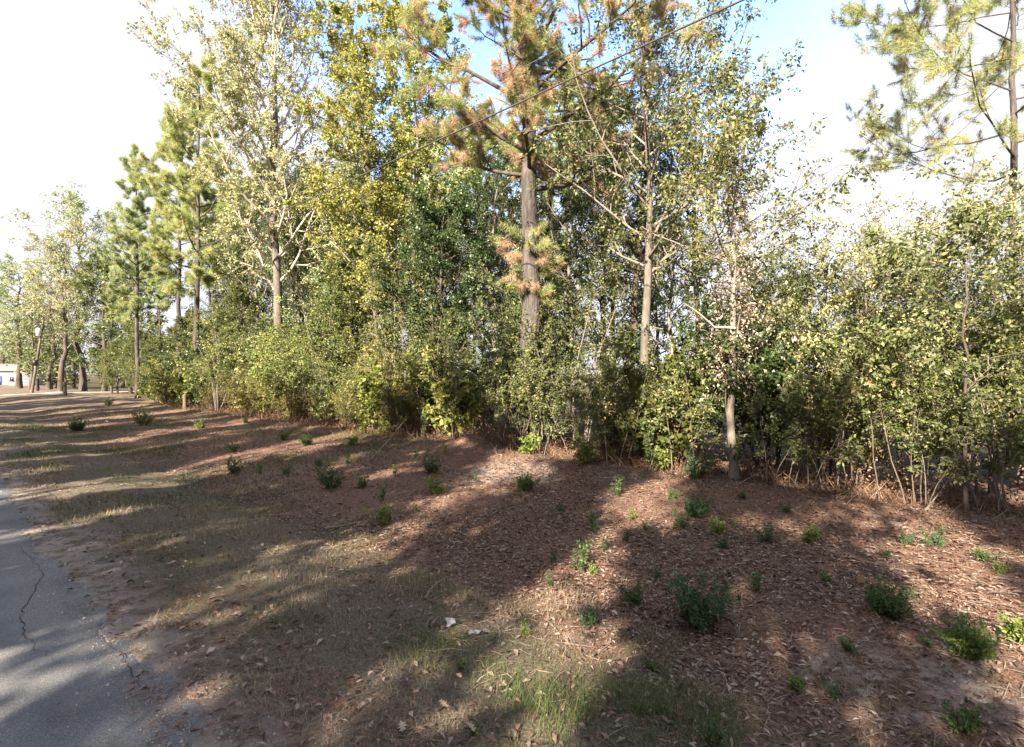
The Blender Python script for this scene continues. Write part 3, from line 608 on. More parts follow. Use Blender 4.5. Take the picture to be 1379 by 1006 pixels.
while s < 60:
    x, y = sd_xy(s, 14.0 + r.uniform(-.5, .5)); px = px_of(x, y); sl.append([px, x, y, r.choice(7, p=[.2, .24, .06, .2, .08, .04, .18]), r.uniform(.65, 1.3), 1]); s += r.uniform(1.5, 2.1) * (1 + max(0, s - 25) * .03)
s = -4
while s < 60:
    x, y = sd_xy(s, 16.8 + r.uniform(-.8, .8)); px = px_of(x, y); sl.append([px, x, y, r.choice(7), r.uniform(.7, 1.35), 2]); s += r.uniform(2.0, 2.8) * (1 + max(0, s - 25) * .03)
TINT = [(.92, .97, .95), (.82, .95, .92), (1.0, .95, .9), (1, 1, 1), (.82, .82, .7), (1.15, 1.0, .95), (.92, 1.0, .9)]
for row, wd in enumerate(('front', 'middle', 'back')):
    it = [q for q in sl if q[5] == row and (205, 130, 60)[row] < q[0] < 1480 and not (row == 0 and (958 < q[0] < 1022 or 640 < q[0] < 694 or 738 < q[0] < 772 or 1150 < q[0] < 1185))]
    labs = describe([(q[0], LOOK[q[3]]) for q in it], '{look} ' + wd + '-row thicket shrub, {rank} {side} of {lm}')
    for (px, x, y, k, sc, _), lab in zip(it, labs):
        tn = np.array(TINT[k]) * r.uniform(.62, 1.25) * r.uniform(.93, 1.07, 3) * ((np.array([1.2, 1.12, .95]) if px < 580 else np.array([1.28, 1.18, 1.0])) if px < 580 or px > 1080 else np.array([.74, .74, .66]))  # shade on the thicket's middle put into leaf tint; its ends tinted brighter
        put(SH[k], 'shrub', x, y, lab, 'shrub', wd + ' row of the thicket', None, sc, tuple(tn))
for px_, d_, k_, sc_, lab_ in ((700, 11.9, 1, .66, 'olive shrub hiding the foot of the thick pine on its left'), (724, 12.0, 6, .55, 'arching shrub hiding the foot of the thick pine on its right')):
    x, y = at_d(px_, d_); put(SH[k_], 'shrub', x, y, lab_, 'shrub', None, None, sc_, (.6, .66, .6))
x, y = at_d(232, 12.2); put(SH[3], 'evergreen_shrub', x, y, 'dark rounded evergreen shrub behind the short dull brown post', 'shrub', None, None, 1.0, (.75, .9, .9))
x, y = at_d(215, 12.8); put(SH[3], 'evergreen_shrub', x, y, 'dark evergreen shrub at the foot of the pines, farther from the dull brown post', 'shrub', None, None, .9, (.7, .85, .85))

# slender edge saplings with pale stems
SAP = [shrub(120, 3.8, .9, 1, M_SHRUB, .10, 14, M_STEM, .35, 12, 4, .10, .5, .06, .6), shrub(121, 3.3, .9, 2, M_MID, .10, 12, M_BARKG, .35, 10, 4, .15, .5, .06, .6), shrub(122, 2.5, .7, 1, M_WEED, .09, 12, M_STEM, .2, 9, 3, .1, .5, .06, .7)]
sp = [(530, 1), (546, 0), (566, 2), (612, 1), (651, 0), (657, 0), (669, 1), (677, 0), (729, 0), (735, 1), (746, 0), (766, 1), (808, 0), (826, 1), (842, 0), (880, 2), (914, 1), (935, 0), (1040, 1), (1061, 0), (1066, 0), (1096, 1), (1116, 1), (1147, 0), (1188, 0), (1226, 0), (1254, 1), (1330, 1), (1362, 0), (470, 1), (425, 1), (380, 0)]
labs = describe([(p, ('slender pale', 'twin-stemmed pale', 'small bright green')[k]) for p, k in sp], '{look} sapling at the thicket edge, {rank} {side} of {lm}')
for (px, k), lab in zip(sp, labs):
    x, y = at_d(px, 11.55 + r.uniform(-.1, .35)); put(SAP[k], 'sapling', x, y, lab, 'sapling', 'pale-stemmed saplings along the thicket edge', None, float(r.uniform(.7, .98)))
A_CROOK = hardwood(71, 4.4, 1.6, 1.6, 14, M_MID, M_BARKD, None, .036, .10, 15, 75, 35, .02, wander=.05, spread=.08, subs=5, twigs=4)
x, y = at_d(1302, 11.4); put(A_CROOK, 'sapling', x, y, 'crooked dark-stemmed sapling at the thicket edge near the green bush', 'sapling', None, 2.0)

# dry stalks and brush at the thicket's feet: nobody could count them
r = np.random.default_rng(55); n = 9000; s_ = r.uniform(-4, 46, n); d_ = 12.2 + r.normal(size=n) * .75
x, y = sd_xy(s_, d_); hgt = r.uniform(.08, .42, n) * (0.4 + vnoise(s_ * .7, d_, 9)); P0 = np.stack([x, y, height(x, y) - .01], -1)
D0 = np.stack([r.normal(size=n) * .8, r.normal(size=n) * .8, np.ones(n)], -1); sd_ = unit(np.cross(D0, r.normal(size=(n, 3)))) * .006
mid = P0 + D0 * hgt[:, None] * .55; tip = P0 + D0 * hgt[:, None] + r.normal(size=(n, 3)) * .08 * hgt[:, None]
V = np.stack([P0 - sd_, P0 + sd_, mid + sd_ * .8, mid - sd_ * .8, tip], 1).reshape(-1, 3); b = np.arange(n)[:, None] * 5
me = new_mesh('undergrowth', V, [b + np.array([[0, 1, 2, 3]]), b + np.array([[3, 2, 4]])], [M_BRUSH], np.tile(r.random(n), 2))
obj('undergrowth', me, label='dry brown stalks and brush at the foot of the thicket', cat='undergrowth', kind='stuff')
g = Geo(); n = 16000; s_ = r.uniform(-4, 40, n); d_ = 12.1 + np.abs(r.normal(size=n)) * .8; x, y = sd_xy(s_, d_)
leaf_geo(g, np.stack([x, y, height(x, y) + r.random(n) ** 1.6 * 1.3], -1), r.normal(size=(n, 3)), r.normal(size=(n, 3)), r.uniform(.05, .1, n), r.uniform(.02, .05, n), r.random(n))
obj('dead_leaves', g.mesh('dead_leaves', M_BRUSH), label='dead leaves caught in the brush at the thicket foot', cat='leaves', kind='stuff')

# ------------------------------------------------------------------ woods across the road (their shade stripes the verge)
r = np.random.default_rng(91); gw = Geo(); gl = Geo()
spots = []                                            # crowns stand in clumps with gaps between them
for b0, b1 in ((-26, -2.9), (-2.0, 1.5), (2.1, 5.1), (5.9, 13.6), (14.8, 19.7), (20.3, 23.2), (23.9, 29.6), (30.4, 33.4), (35.4, 42), (43, 47), (50.5, 58), (59, 61.5), (64, 75)):
    n_ = max(1, int(round((b1 - b0) / 2.7)))
    for k in range(n_):
        cr = ((b1 - b0) / n_ * .56 + .1) * r.uniform(.9, 1.12); bc = b0 + (b1 - b0) * (k + .5) / n_; d = -9.5 + r.uniform(-1.2, 1.2) - (k % 2) * 2.6
        up_ = 2.6 if 2 < b0 < 7 else 0; spots.append((bc + .2867 * d, d, r.uniform(13.2, 15.2) + (k % 2) * 1.2 + up_, cr))
        d = d - 4.5; spots.append((bc + .2867 * d + r.uniform(-.3, .3), d, r.uniform(14.5, 17.0), cr * .85))
n_dense = len(spots)
for q in np.arange(-20, 60, 2.6): spots.append((q - 5 + r.uniform(-1, 1), -18 + r.uniform(-2, 2), r.uniform(17, 20.5), 1.6))
for k, (s, d, H, cr) in enumerate(spots):
    x, y = sd_xy(s, d); P, Rr = trunk_line(r, H, .2, wander=.02); P = P + np.array([x, y, 0]); gw.add(*tubes(P, Rr, 7))
    nl = 20; t = .2 + .78 * (np.arange(nl) + r.random(nl)) / nl; p, _, rr = at_t(P[None], Rr[None], t[None]); az = np.arange(nl) * 2.4; an = np.radians(75 - 35 * t)
    D = np.stack([np.sin(an) * np.cos(az), np.sin(an) * np.sin(az), np.cos(an)], -1); Ln = cr * np.sin(np.clip(.2 + .75 * (t - .2) / .78, 0, 1) * math.pi) ** .4 * r.uniform(.6, 1.2, nl)
    P1, R1 = grow(p[0], D, Ln, rr[0] * .4, r, 6, .14, .04); a2 = spawn(P1, R1, Ln, 6, .25, 1, R(50), .5, r); P2, R2 = grow(*a2, r, 4, .2, 0)
    gw.add(*tubes(P1, R1, 4)); gw.add(*tubes(P2, R2, 3)); leaves_on(gl, P2, R2, 26 if k < n_dense else 10, .34 if k < n_dense else .26, r, .1, 1.05, .22, .65)
wm = new_mesh('woods', np.concatenate(gw.V + [v for v in gl.V]), gw.F + [f + gw.n for f in gl.F], [M_BARKD, M_MID], np.concatenate(gw.var + gl.var),
              fmat=np.concatenate([np.zeros(sum(len(f) for f in gw.F)), np.ones(sum(len(f) for f in gl.F))]))
obj('woods', wm, label='trees across the road whose shade stripes the verge', cat='woods', kind='stuff')

# far-off wood closing the view
r = np.random.default_rng(95); gw = Geo(); gl = Geo()
for k in range(75):
    s = r.uniform(72, 190); d = r.uniform(24, 75) if s < 100 else r.uniform(-14, 70)
    if -7 < d < 8: continue
    H = r.uniform(7, 14); cr = H * .3; x, y = sd_xy(s, d); P, Rr = trunk_line(r, H, .2, wander=.02); P = P + np.array([x, y, 0]); gw.add(*tubes(P, Rr, 5))
    nl = 16; t = .1 + .88 * (np.arange(nl) + r.random(nl)) / nl; p, _, rr = at_t(P[None], Rr[None], t[None]); az = np.arange(nl) * 2.4; an = np.radians(80 - 35 * t)
    D = np.stack([np.sin(an) * np.cos(az), np.sin(an) * np.sin(az), np.cos(an)], -1); Ln = cr * np.sin(np.clip(.3 + .65 * t, 0, 1) * math.pi) ** .5 * r.uniform(.7, 1.2, nl)
    P1, R1 = grow(p[0], D, Ln, rr[0] * .4, r, 5, .14, .04); a2 = spawn(P1, R1, Ln, 5, .2, 1, R(50), .5, r); P2, R2 = grow(*a2, r, 4, .2, 0)
    gw.add(*tubes(P1, R1, 3)); leaves_on(gl, P2, R2, 14, .42, r, .1, 1.05, .3, .6)
wm = new_mesh('treeline', np.concatenate(gw.V + gl.V), gw.F + [f + gw.n for f in gl.F], [M_BARKD, M_MID], np.concatenate(gw.var + gl.var),
              fmat=np.concatenate([np.zeros(sum(len(f) for f in gw.F)), np.ones(sum(len(f) for f in gl.F))]))
obj('treeline', wm, label='far-off mass of olive trees beyond the driveway and house', cat='treeline', kind='stuff')

# ------------------------------------------------------------------ ground cover
def scatter(n, dlo, dhi, r, s0=-3.5, s1=48, soft=7.0):
    """points on the verge, denser near the road's near stretch"""
    s = r.uniform(s0, s1, n * 4); d = r.uniform(dlo, dhi, n * 4); x, y = sd_xy(s, d); rr = np.hypot(x, y)
    keep = (r.random(n * 4) < 1 / (1 + (rr / soft) ** 2)) & (y > 1.5) & (np.abs(x) < y * 1.12 + .5)
    return x[keep][:n], y[keep][:n], s[keep][:n], d[keep][:n]
r = np.random.default_rng(201)
# pine straw
x, y, s_, d_ = scatter(130000, 3.2, 12.6, r); edge_ = 4.3 + 1.2 * (vnoise(s_ * .6, d_ * .6, 41) - .5); k = (d_ > edge_ - .5 + r.normal(size=len(x)) * .5); x, y = x[k], y[k]; n = len(x)
a = r.random(n) * 6.283; l = r.uniform(.07, .17, n); dx = np.cos(a) * l; dy = np.sin(a) * l; z = height(x, y) + r.random(n) * .016 + .004; z2 = z + r.normal(size=n) * .018
wx = -np.sin(a) * .0028; wy = np.cos(a) * .0028
V = np.stack([np.stack([x + wx, y + wy, z], -1), np.stack([x - wx, y - wy, z], -1), np.stack([x + dx, y + dy, np.maximum(z2, z - .005)], -1)], 1).reshape(-1, 3)
obj('pine_straw', new_mesh('pine_straw', V, [np.arange(n * 3).reshape(-1, 3)], [M_STRAW], r.random(n)), label='reddish pine straw carpeting the bank below the thicket', cat='pine straw', kind='stuff')
# fallen leaves: slender and pale
def flat_leaves(n, dlo, dhi, cond, lo, hi, asp, mat, name, label, cat, r, tilt=.35):
    x, y, s_, d_ = scatter(n, dlo, dhi, r, soft=8); k = cond(s_, d_, r); x, y = x[k], y[k]; n = len(x); g = Geo(); a = r.random(n) * 6.283
    ax = np.stack([np.cos(a), np.sin(a), r.normal(size=n) * tilt * .5], -1); nr = np.stack([r.normal(size=n) * tilt, r.normal(size=n) * tilt, np.ones(n)], -1)
    ln = r.uniform(lo, hi, n); p = np.stack([x, y, height(x, y) + .012 + r.random(n) * .02], -1)
    leaf_geo(g, p, ax, nr, ln, ln * asp * r.uniform(.7, 1.3, n), np.clip(r.beta(1.6, 1.8, n), 0, 1), .12, .3)
    obj(name, g.mesh(name, mat), label=label, cat=cat, kind='stuff')
flat_leaves(190000, 3.6, 12.6, lambda s, d, r: (r.random(len(s)) < sm(3.8, 5.2, d) * (.22 + 1.3 * vnoise(s * .7, d * .7, 61) ** 1.6)), 0.03, .095, .30, M_LITTER, 'leaf_litter', 'slender dry leaves strewn over the pine straw', 'leaves', r)
flat_leaves(9000, 1.1, 5.5, lambda s, d, r: r.random(len(s)) < (.2 + .8 * vnoise(s * .9, d * .9, 62)), .04, .10, .4, M_LITTER, 'fallen_leaves', 'small dry leaves scattered through the verge grass', 'leaves', r)
# fine broken twigs
x, y, s_, d_ = scatter(5000, 3.0, 12.4, r, soft=9); n = len(x); a = r.random(n) * 6.283; l = r.uniform(.08, .32, n); z = height(x, y) + .012; e1 = np.stack([x, y, z], -1); e3 = e1 + np.stack([np.cos(a) * l, np.sin(a) * l, np.zeros(n)], -1)
e3[:, 2] = height(e3[:, 0], e3[:, 1]) + .012 + r.random(n) * .03; e2 = (e1 + e3) / 2 + r.normal(size=(n, 3)) * .012; g = Geo(); g.add(*tubes(np.stack([e1, e2, e3], 1), np.tile([.0035, .003, .002], (n, 1)), 3))
obj('twig_litter', g.mesh('twig_litter', M_STICK), label='fine broken twigs lying over the straw', cat='twigs', kind='stuff')
# road-edge drift of straw
x, y, s_, d_ = scatter(26000, 1.0, 2.3, r, soft=6); k = r.random(len(x)) < np.clip(vnoise(s_ * 1.1, d_ * 1.6, 71) * 1.7 - .35, 0, 1); x, y = x[k], y[k]; n = len(x)
a = r.random(n) * 6.283; l = r.uniform(.06, .15, n); z = np.maximum(height(x, y), .0) + r.random(n) * .012 + .012
V = np.stack([np.stack([x - np.sin(a) * .002, y + np.cos(a) * .002, z], -1), np.stack([x + np.sin(a) * .002, y - np.cos(a) * .002, z], -1), np.stack([x + np.cos(a) * l, y + np.sin(a) * l, z + r.random(n) * .01], -1)], 1).reshape(-1, 3)
obj('straw_drift', new_mesh('straw_drift', V, [np.arange(n * 3).reshape(-1, 3)], [M_STRAW], r.random(n)), label='drift of brown pine needles along the asphalt edge', cat='pine straw', kind='stuff')
# loose grit
x, y, s_, d_ = scatter(16000, .55, 2.2, r, soft=6); k = r.random(len(x)) < np.exp(-((d_ - 1.25) / .32) ** 2) * (.25 + vnoise(s_ * 1.5, d_, 73)); x, y, d_ = x[k], y[k], d_[k]; n = len(x)
sz = r.uniform(.003, .011, n) * np.where(r.random(n) < .06, 2.2, 1); V = np.array([[1, 0, -.3], [-.5, .87, -.3], [-.5, -.87, -.3], [0, 0, .8]])[None] * sz[:, None, None] * r.uniform(.6, 1.3, (n, 4, 3)); a = r.random(n) * 6.28
V = np.stack([V[..., 0] * np.cos(a)[:, None] - V[..., 1] * np.sin(a)[:, None] + x[:, None], V[..., 0] * np.sin(a)[:, None] + V[..., 1] * np.cos(a)[:, None] + y[:, None], V[..., 2] + (np.where(d_ < 1.2, .012, height(x, y)) + sz * .3)[:, None]], -1)
b = np.arange(n)[:, None] * 4; obj('gravel', new_mesh('gravel', V.reshape(-1, 3), [np.concatenate([b + np.array([[0, 1, 3]]), b + np.array([[1, 2, 3]]), b + np.array([[2, 0, 3]])])], [paint('grit', (.36, .34, .33), .9, 0, .4, 40)]), label='loose grey grit along the crumbling asphalt edge', cat='gravel', kind='stuff')
# grass
def grass(n, dlo, dhi, cond, hlo, hhi, wd, name, label, r, green=.35, soft=7.):
    x, y, s_, d_ = scatter(n, dlo, dhi, r, soft=soft); k = cond(s_, d_, r); x, y, s_, d_ = x[k], y[k], s_[k], d_[k]; n = len(x)
    ht = r.uniform(hlo, hhi, n) * (.5 + vnoise(s_ * 1.3, d_ * 1.3, 81)); P0 = np.stack([x, y, height(x, y) - .006], -1)
    le = r.uniform(.2, 1.3, n); a = r.random(n) * 6.283; D = np.stack([np.cos(a) * le, np.sin(a) * le, np.ones(n)], -1); D = unit(D)
    sd = np.stack([-np.sin(a), np.cos(a), np.zeros(n)], -1) * wd * .5 * r.uniform(.7, 1.3, n)[:, None]
    mid = P0 + D * ht[:, None] * .55; D2 = D.copy(); D2[:, 2] -= .6 * r.random(n); tip = mid + unit(D2) * ht[:, None] * .5
    V = np.stack([P0 - sd, P0 + sd, mid + sd * .8, mid - sd * .8, tip], 1).reshape(-1, 3); b = np.arange(n)[:, None] * 5
    gr = vnoise(s_ * .55 + 3, d_ * .9, 82); var = np.clip(.95 - .22 * np.exp(-((d_ - 4.1) / 1.0) ** 2) - 1.25 * green * 2 * np.clip(gr - .25, 0, 1) + r.normal(size=n) * .2, 0, 1)
    obj(name, new_mesh(name, V, [b + np.array([[0, 1, 2, 3]]), b + np.array([[3, 2, 4]])], [M_GRASS], np.tile(var, 2)), label=label, cat='grass', kind='stuff')
def verge(s, d, r):
    e = 4.5 + 1.3 * (vnoise(s * .5, d * .5, 91) - .5); return (d > 1.35 + .6 * vnoise(s * 1.2, d, 92)) & (d < e + r.normal(size=len(s)) * .35) & (r.random(len(s)) < np.clip(-.15 + 2.0 * vnoise(s * 1.7, d * 1.7, 93), .1, 1)) & (r.random(len(s)) < .35 + vnoise(s * 5, d * 5, 94))
grass(190000, 1.3, 6.0, verge, .025, .085, .0042, 'grass', 'short dry and green grass on the verge beside the road', r, .58)
def clumps(s, d, r): return (vnoise(s * 1.4, d * 1.9, 95) > .66) & (np.abs(d - 4.0) < 1.1 + .5 * r.random(len(s)))
grass(70000, 2.6, 5.6, clumps, .07, .19, .0045, 'tall_grass', 'taller grass tufts in the shallow ditch', r, .55)
grass(130000, 1.5, 11.5, lambda s, d, r: (s > 11) & (vnoise(s * .35, d * .6, 97) > .36 + .02 * d), .04, .13, .011, 'far_grass', 'patchy green grass on the verge toward the driveway', r, .75, soft=40.)

# ------------------------------------------------------------------ weeds
def weed(seed, H, rad, nst, leaf, nleaf, lean, t0=.1, aspect=.45):
    r = np.random.default_rng(seed); az = r.random(nst) * 6.28; le = lean * r.uniform(.2, 1.4, nst)
    P0 = np.stack([rad * .12 * np.cos(az), rad * .12 * np.sin(az), np.full(nst, -.02)], -1); D0 = np.stack([le * np.cos(az), le * np.sin(az), np.ones(nst)], -1)
    Ln = H * r.uniform(.35, 1.15, nst); P1, R1 = grow(P0, D0, Ln, np.full(nst, .006 * H), r, 6, .16, .05)
    a2 = spawn(P1, R1, Ln, 4, t0 + .1, 1, R(50), .35, r, .3, .6, .002); P2, R2 = grow(*a2, r, 4, .2, .08)
    g = Geo(); g.add(*tubes(P1, R1, 5)); g.add(*tubes(P2, R2, 3)); st = g.mesh('stems', M_STEM, True)
    g = Geo(); leaves_on(g, P2, R2, nleaf, leaf, r, .1, 1.05, .02 * H, aspect, -.1, .6); leaves_on(g, P1, R1, nleaf, leaf, r, t0, 1.03, .02 * H, aspect, -.1, .5)
    return [('stems', st), ('leaves', g.mesh('leaves', M_WEED))]
# unit-height weeds, scaled to size
WD = [weed(300, 1, 1.0, 46, .085, 24, .85), weed(301, 1, .6, 6, .13, 12, .35), weed(302, 1, .8, 12, .15, 10, .8, .05, .5), weed(303, 1, .9, 18, .10, 15, .6)]
G_, B_, T_, Y_ = (1.1, 1.1, 1.1), (.95, 1.0, 1.3), (.95, 1.05, 1.1), (1.8, 1.5, 1.0)
big = [(940, 842, 84, 0, B_, 'large dark blue-green bush alone on the straw bank'), (1198, 830, 60, 0, G_, 'rounded green bush between the dark bush and the brightest bush'), (1302, 886, 66, 0, (1.3, 1.2, .9), 'wide bright green bush near the sunlit patch'),
       (1372, 864, 42, 2, Y_, 'sunlit yellow-green bush beside the wide bright bush'), (709, 661, 30, 0, (1.15, 1.1, .9), 'low leafy green bush in the sunlit strip below the thick pine'), (580, 638, 32, 3, G_, 'upright green bush on the bank below the evergreen oak'),
       (587, 666, 26, 3, Y_, 'bright yellow-green weed just below the upright bush'), (445, 658, 36, 3, T_, 'tall narrow green weed halfway down the bank'), (516, 706, 26, 2, Y_, 'broad-leaved bright weed beside the fallen stick'),
       (940, 697, 40, 0, B_, 'dark bluish bush near the pale vine-wrapped trunk'), (1090, 730, 24, 2, Y_, 'bright green weed tuft at the middle of the right bank'), (855, 813, 30, 3, T_, 'dark green weed left of the large dark bush'),
       (793, 842, 28, 2, B_, 'bluish broad-leaved weed at the bottom of the bank'), (785, 772, 42, 1, G_, 'thin upright weed with bright tip in the sun stripe'), (888, 634, 38, 2, Y_, 'vivid green seedling at the thicket foot'),
       (790, 624, 44, 3, Y_, 'yellow-green seedling shrub at the thicket foot'), (711, 612, 32, 2, Y_, 'bright green seedling right at the thick pine foot'), (936, 644, 40, 3, B_, 'teal seedling at the thicket foot'),
       (193, 573, 24, 3, Y_, 'bright weed standing alone on the far verge'), (315, 638, 24, 3, G_, 'green weed on the far bank at the ditch edge'), (1296, 985, 44, 2, G_, 'pale green weed in the foreground corner of the bank'),
       (970, 720, 26, 2, Y_, 'bright weed just below the dark bluish bush'), (1262, 737, 28, 3, B_, 'dark weed at the thicket edge above the rounded bush'), (1033, 731, 26, 3, B_, 'dark weed between the bluish bush and bright tuft')]
small = [(487, 657, 18, 3, T_), (468, 628, 16, 1, G_), (516, 674, 18, 1, G_), (412, 600, 14, 0, G_), (312, 610, 12, 0, T_), (350, 641, 14, 1, G_), (532, 641, 14, 1, Y_), (474, 600, 14, 2, Y_), (560, 618, 12, 1, G_), (382, 592, 10, 0, Y_),
         (330, 570, 10, 3, G_), (270, 577, 12, 3, Y_), (146, 545, 10, 3, G_), (105, 580, 16, 0, T_), (797, 777, 18, 1, Y_), (845, 731, 18, 1, G_), (850, 703, 16, 1, Y_), (915, 713, 24, 3, G_), (975, 739, 18, 3, B_), (1218, 734, 20, 3, B_),
         (1325, 757, 20, 2, G_), (1348, 772, 16, 2, Y_), (1114, 786, 14, 2, G_), (1020, 797, 24, 1, T_), (832, 669, 24, 1, T_), (745, 760, 18, 1, B_), (740, 792, 18, 1, G_), (800, 716, 24, 1, T_), (815, 742, 16, 1, T_), (868, 716, 14, 1, G_),
         (700, 670, 12, 1, G_), (640, 650, 10, 1, T_), (1145, 880, 20, 2, G_), (1072, 930, 24, 2, Y_), (1250, 872, 16, 2, B_), (960, 1000, 26, 2, G_), (885, 782, 16, 1, B_), (1192, 752, 12, 2, G_), (1060, 690, 14, 3, T_), (1000, 672, 14, 3, G_),
         (560, 690, 12, 1, G_), (600, 612, 12, 1, Y_), (430, 628, 12, 3, T_), (385, 640, 12, 2, G_), (905, 672, 16, 3, T_), (755, 690, 12, 1, T_), (705, 858, 20, 1, Y_), (640, 990, 16, 2, Y_), (880, 905, 16, 2, G_), (1120, 940, 18, 2, T_), (620, 900, 14, 2, G_)]
r = np.random.default_rng(400)
for px, py, hp, k, tint, lab in big:
    x, y, z = on_ground(px, py); put(WD[k], 'bush' if 'bush' in lab else 'weed', x, y, lab, 'bush' if 'bush' in lab else 'weed', 'green plants dotted over the bank', None, hp * y / F * (.72 if k == 0 else .95), tuple(np.array(tint) * r.uniform(.9, 1.1)))
def near_labels(pts, refs, fmt):
    ks = []
    for p in pts:
        q = [math.hypot(p[0] - a, p[1] - b) for a, b, _ in refs]; m = int(np.argmin(q)); ks.append((m, q[m]))
    return [fmt.format(rank=('closest' if (rk := sorted(k[1] for k in ks if k[0] == m).index(dv)) == 0 else ORD[min(rk, 11)] + ' closest'), ref=refs[m][2]) for m, dv in ks]
REFS = [(q[0], q[1], 'the ' + n) for q, n in zip(big, ['large dark bush', 'rounded green bush', 'wide bright bush', 'sunlit yellow-green bush', 'low sunlit bush', 'upright green bush', 'bright yellow-green weed', 'tall narrow weed', 'broad-leaved bright weed',
        'dark bluish bush', 'bright weed tuft', 'dark green weed', 'bluish broad-leaved weed', 'thin upright weed', 'vivid green seedling', 'yellow-green seedling shrub', 'bright seedling at the pine', 'teal seedling', 'lone far weed', 'ditch-edge weed', 'corner weed', 'bright weed under the bluish bush', 'dark edge weed', 'dark bank weed'])]
slabs = near_labels(small, REFS, 'tiny green seedling, {rank} to {ref}')
for (px, py, hp, k, tint), slab in zip(small, slabs):
    x, y, z = on_ground(px, py); put(WD[k], 'seedling', x, y, slab, 'seedling', 'tiny green seedlings dotted over the bank and verge', None, hp * y / F * 1.0, tint)

# ------------------------------------------------------------------ lobed fallen leaves, sticks, litter
def lobed_leaf(seed):
    r = np.random.default_rng(seed); n = 13; t = np.linspace(0, 1, n)
    wdt = (.05 + .26 * np.sin(t * 3.1) ** .8) * np.where(np.arange(n) % 3 == 1, 1.35, .55) * r.uniform(.8, 1.2, n); wdt[0] = .015; wdt[-1] = .01
    sweep = np.where(np.arange(n) % 3 == 1, .07, 0.)
    cz = .10 * np.sin(t * 3 + r.random()) ; mid = np.stack([t - .5, .05 * np.sin(t * 4), cz], -1)
    Lf = mid + np.stack([sweep, wdt, .25 * wdt * r.uniform(.3, 1.6, n)], -1); Rt = mid + np.stack([sweep, -wdt, .25 * wdt * r.uniform(.3, 1.6, n)], -1)
    i = np.arange(n - 1); V = np.concatenate([mid, Lf, Rt])
    V = np.concatenate([V, [[-.75, .02, .02], [-.5, .012, .03], [-.5, -.012, .03]]])
    Q = np.concatenate([np.stack([i, i + 1, n + i + 1, n + i], -1), np.stack([i + 1, i, 2 * n + i, 2 * n + i + 1], -1)])
    return new_mesh('fallen_leaf', V, [Q, np.array([[3 * n, 3 * n + 2, 3 * n + 1]])], [M_LITTER], np.full(len(Q) + 1, .78))
LV = [lobed_leaf(k) for k in range(5)]
fl = [(541, 988, 26), (633, 996, 28), (597, 962, 24), (470, 945, 18), (488, 958, 18), (198, 790, 18), (268, 810, 14), (208, 843, 16), (255, 862, 20), (262, 866, 18), (338, 870, 16), (357, 835, 14), (348, 903, 18), (358, 896, 16), (400, 960, 18), (428, 958, 16), (385, 984, 16),
      (303, 930, 16), (618, 925, 14), (484, 927, 14), (1112, 912, 14), (1050, 815, 16), (1048, 808, 14), (983, 702, 12), (827, 855, 14), (1345, 915, 14), (180, 757, 14), (232, 762, 16), (905, 945, 14), (500, 983, 16), (560, 945, 14)]
r = np.random.default_rng(500)
llabs = near_labels(fl, [(622, 850, 'the two cloth scraps'), (180, 915, 'the crack near the road edge'), (541, 988, 'the large leaf at the bottom edge'), (270, 830, 'the sunlit grass band'), (940, 842, 'the large dark bush'), (1302, 886, 'the wide bright bush')], 'curled pale lobed fallen leaf, {rank} to {ref}')
for k, (px, py, w) in enumerate(fl):
    x, y, z = on_ground(px, py); lab = llabs[k]
    if k == 0: lab = 'large pale lobed leaf lying alone at the photo\'s bottom edge'
    if k == 1: lab = 'pale lobed leaf at the bottom edge below the two cloth scraps'
    o = obj('fallen_leaf', LV[k % 5], None, lab, 'leaf', 'pale lobed leaves fallen on the verge', None, tuple(r.uniform(.85, 1.1, 3) * 1.0))
    o.location = (x, y, max(z, .0) + .035); o.scale = [w * y / F * .62] * 3; o.rotation_euler = (r.normal() * .2, r.normal() * .2, r.random() * 6.28)
def stick(pts, rad, lab, twigs=3):
    P = np.array([[*on_ground(px, py)[:2], on_ground(px, py)[2] + rad + h] for px, py, h in pts]); n = len(P); g = Geo()
    P2 = np.concatenate([P[:-1] + (P[1:] - P[:-1]) * k for k in ()] + [P]); rr = rad * np.linspace(1, .45, n)
    root = empty('fallen_stick', P[0], lab, 'stick', 'fallen sticks on the bank'); g.add(*tubes(P2 - P[0], rr, 6))
    obj('stick', g.mesh('stick', M_STICK, True), root)
    for k in range(twigs):
        a = P[1 + k % (n - 1)] - P[0]; D = np.array([[r.normal(), r.normal(), .15]]); Pt, Rt = grow(a[None], D, np.array([rad * 14]), np.array([rad * .4]), r, 5, .2, -.03); g = Geo(); g.add(*tubes(Pt, Rt, 4)); obj('twig', g.mesh('twig', M_STICK, True), root)
stick([(437, 712, 0), (455, 711, .01), (472, 708, .02), (488, 704, .0)], .016, 'crooked grey stick lying beside the broad-leaved weed')
stick([(572, 808, 0), (580, 797, .02), (592, 786, .02), (602, 779, .0)], .014, 'forked dark stick at the grass edge above the cloth scraps')
stick([(655, 745, 0), (690, 738, .01), (720, 741, 0)], .010, 'thin grey stick across the middle of the bank', 2)
stick([(990, 655, .0), (1010, 650, .1), (1030, 644, .2)], .012, 'dry stick leaning at the foot of the pale trunk', 2)
stick([(1245, 690, 0), (1270, 676, .25), (1290, 655, .5)], .015, 'leaning dead branch at the foot of the crooked sapling', 3)
stick([(500, 618, 0), (520, 606, .2), (545, 590, .6)], .014, 'pale dead branch slanting from the thicket onto the bank', 3)
M_CLOTH = paint('grey_cloth', (.20, .20, .225), .9, 0, .3, 30); M_WHITE = paint('white_litter', (.7, .7, .72), .6)
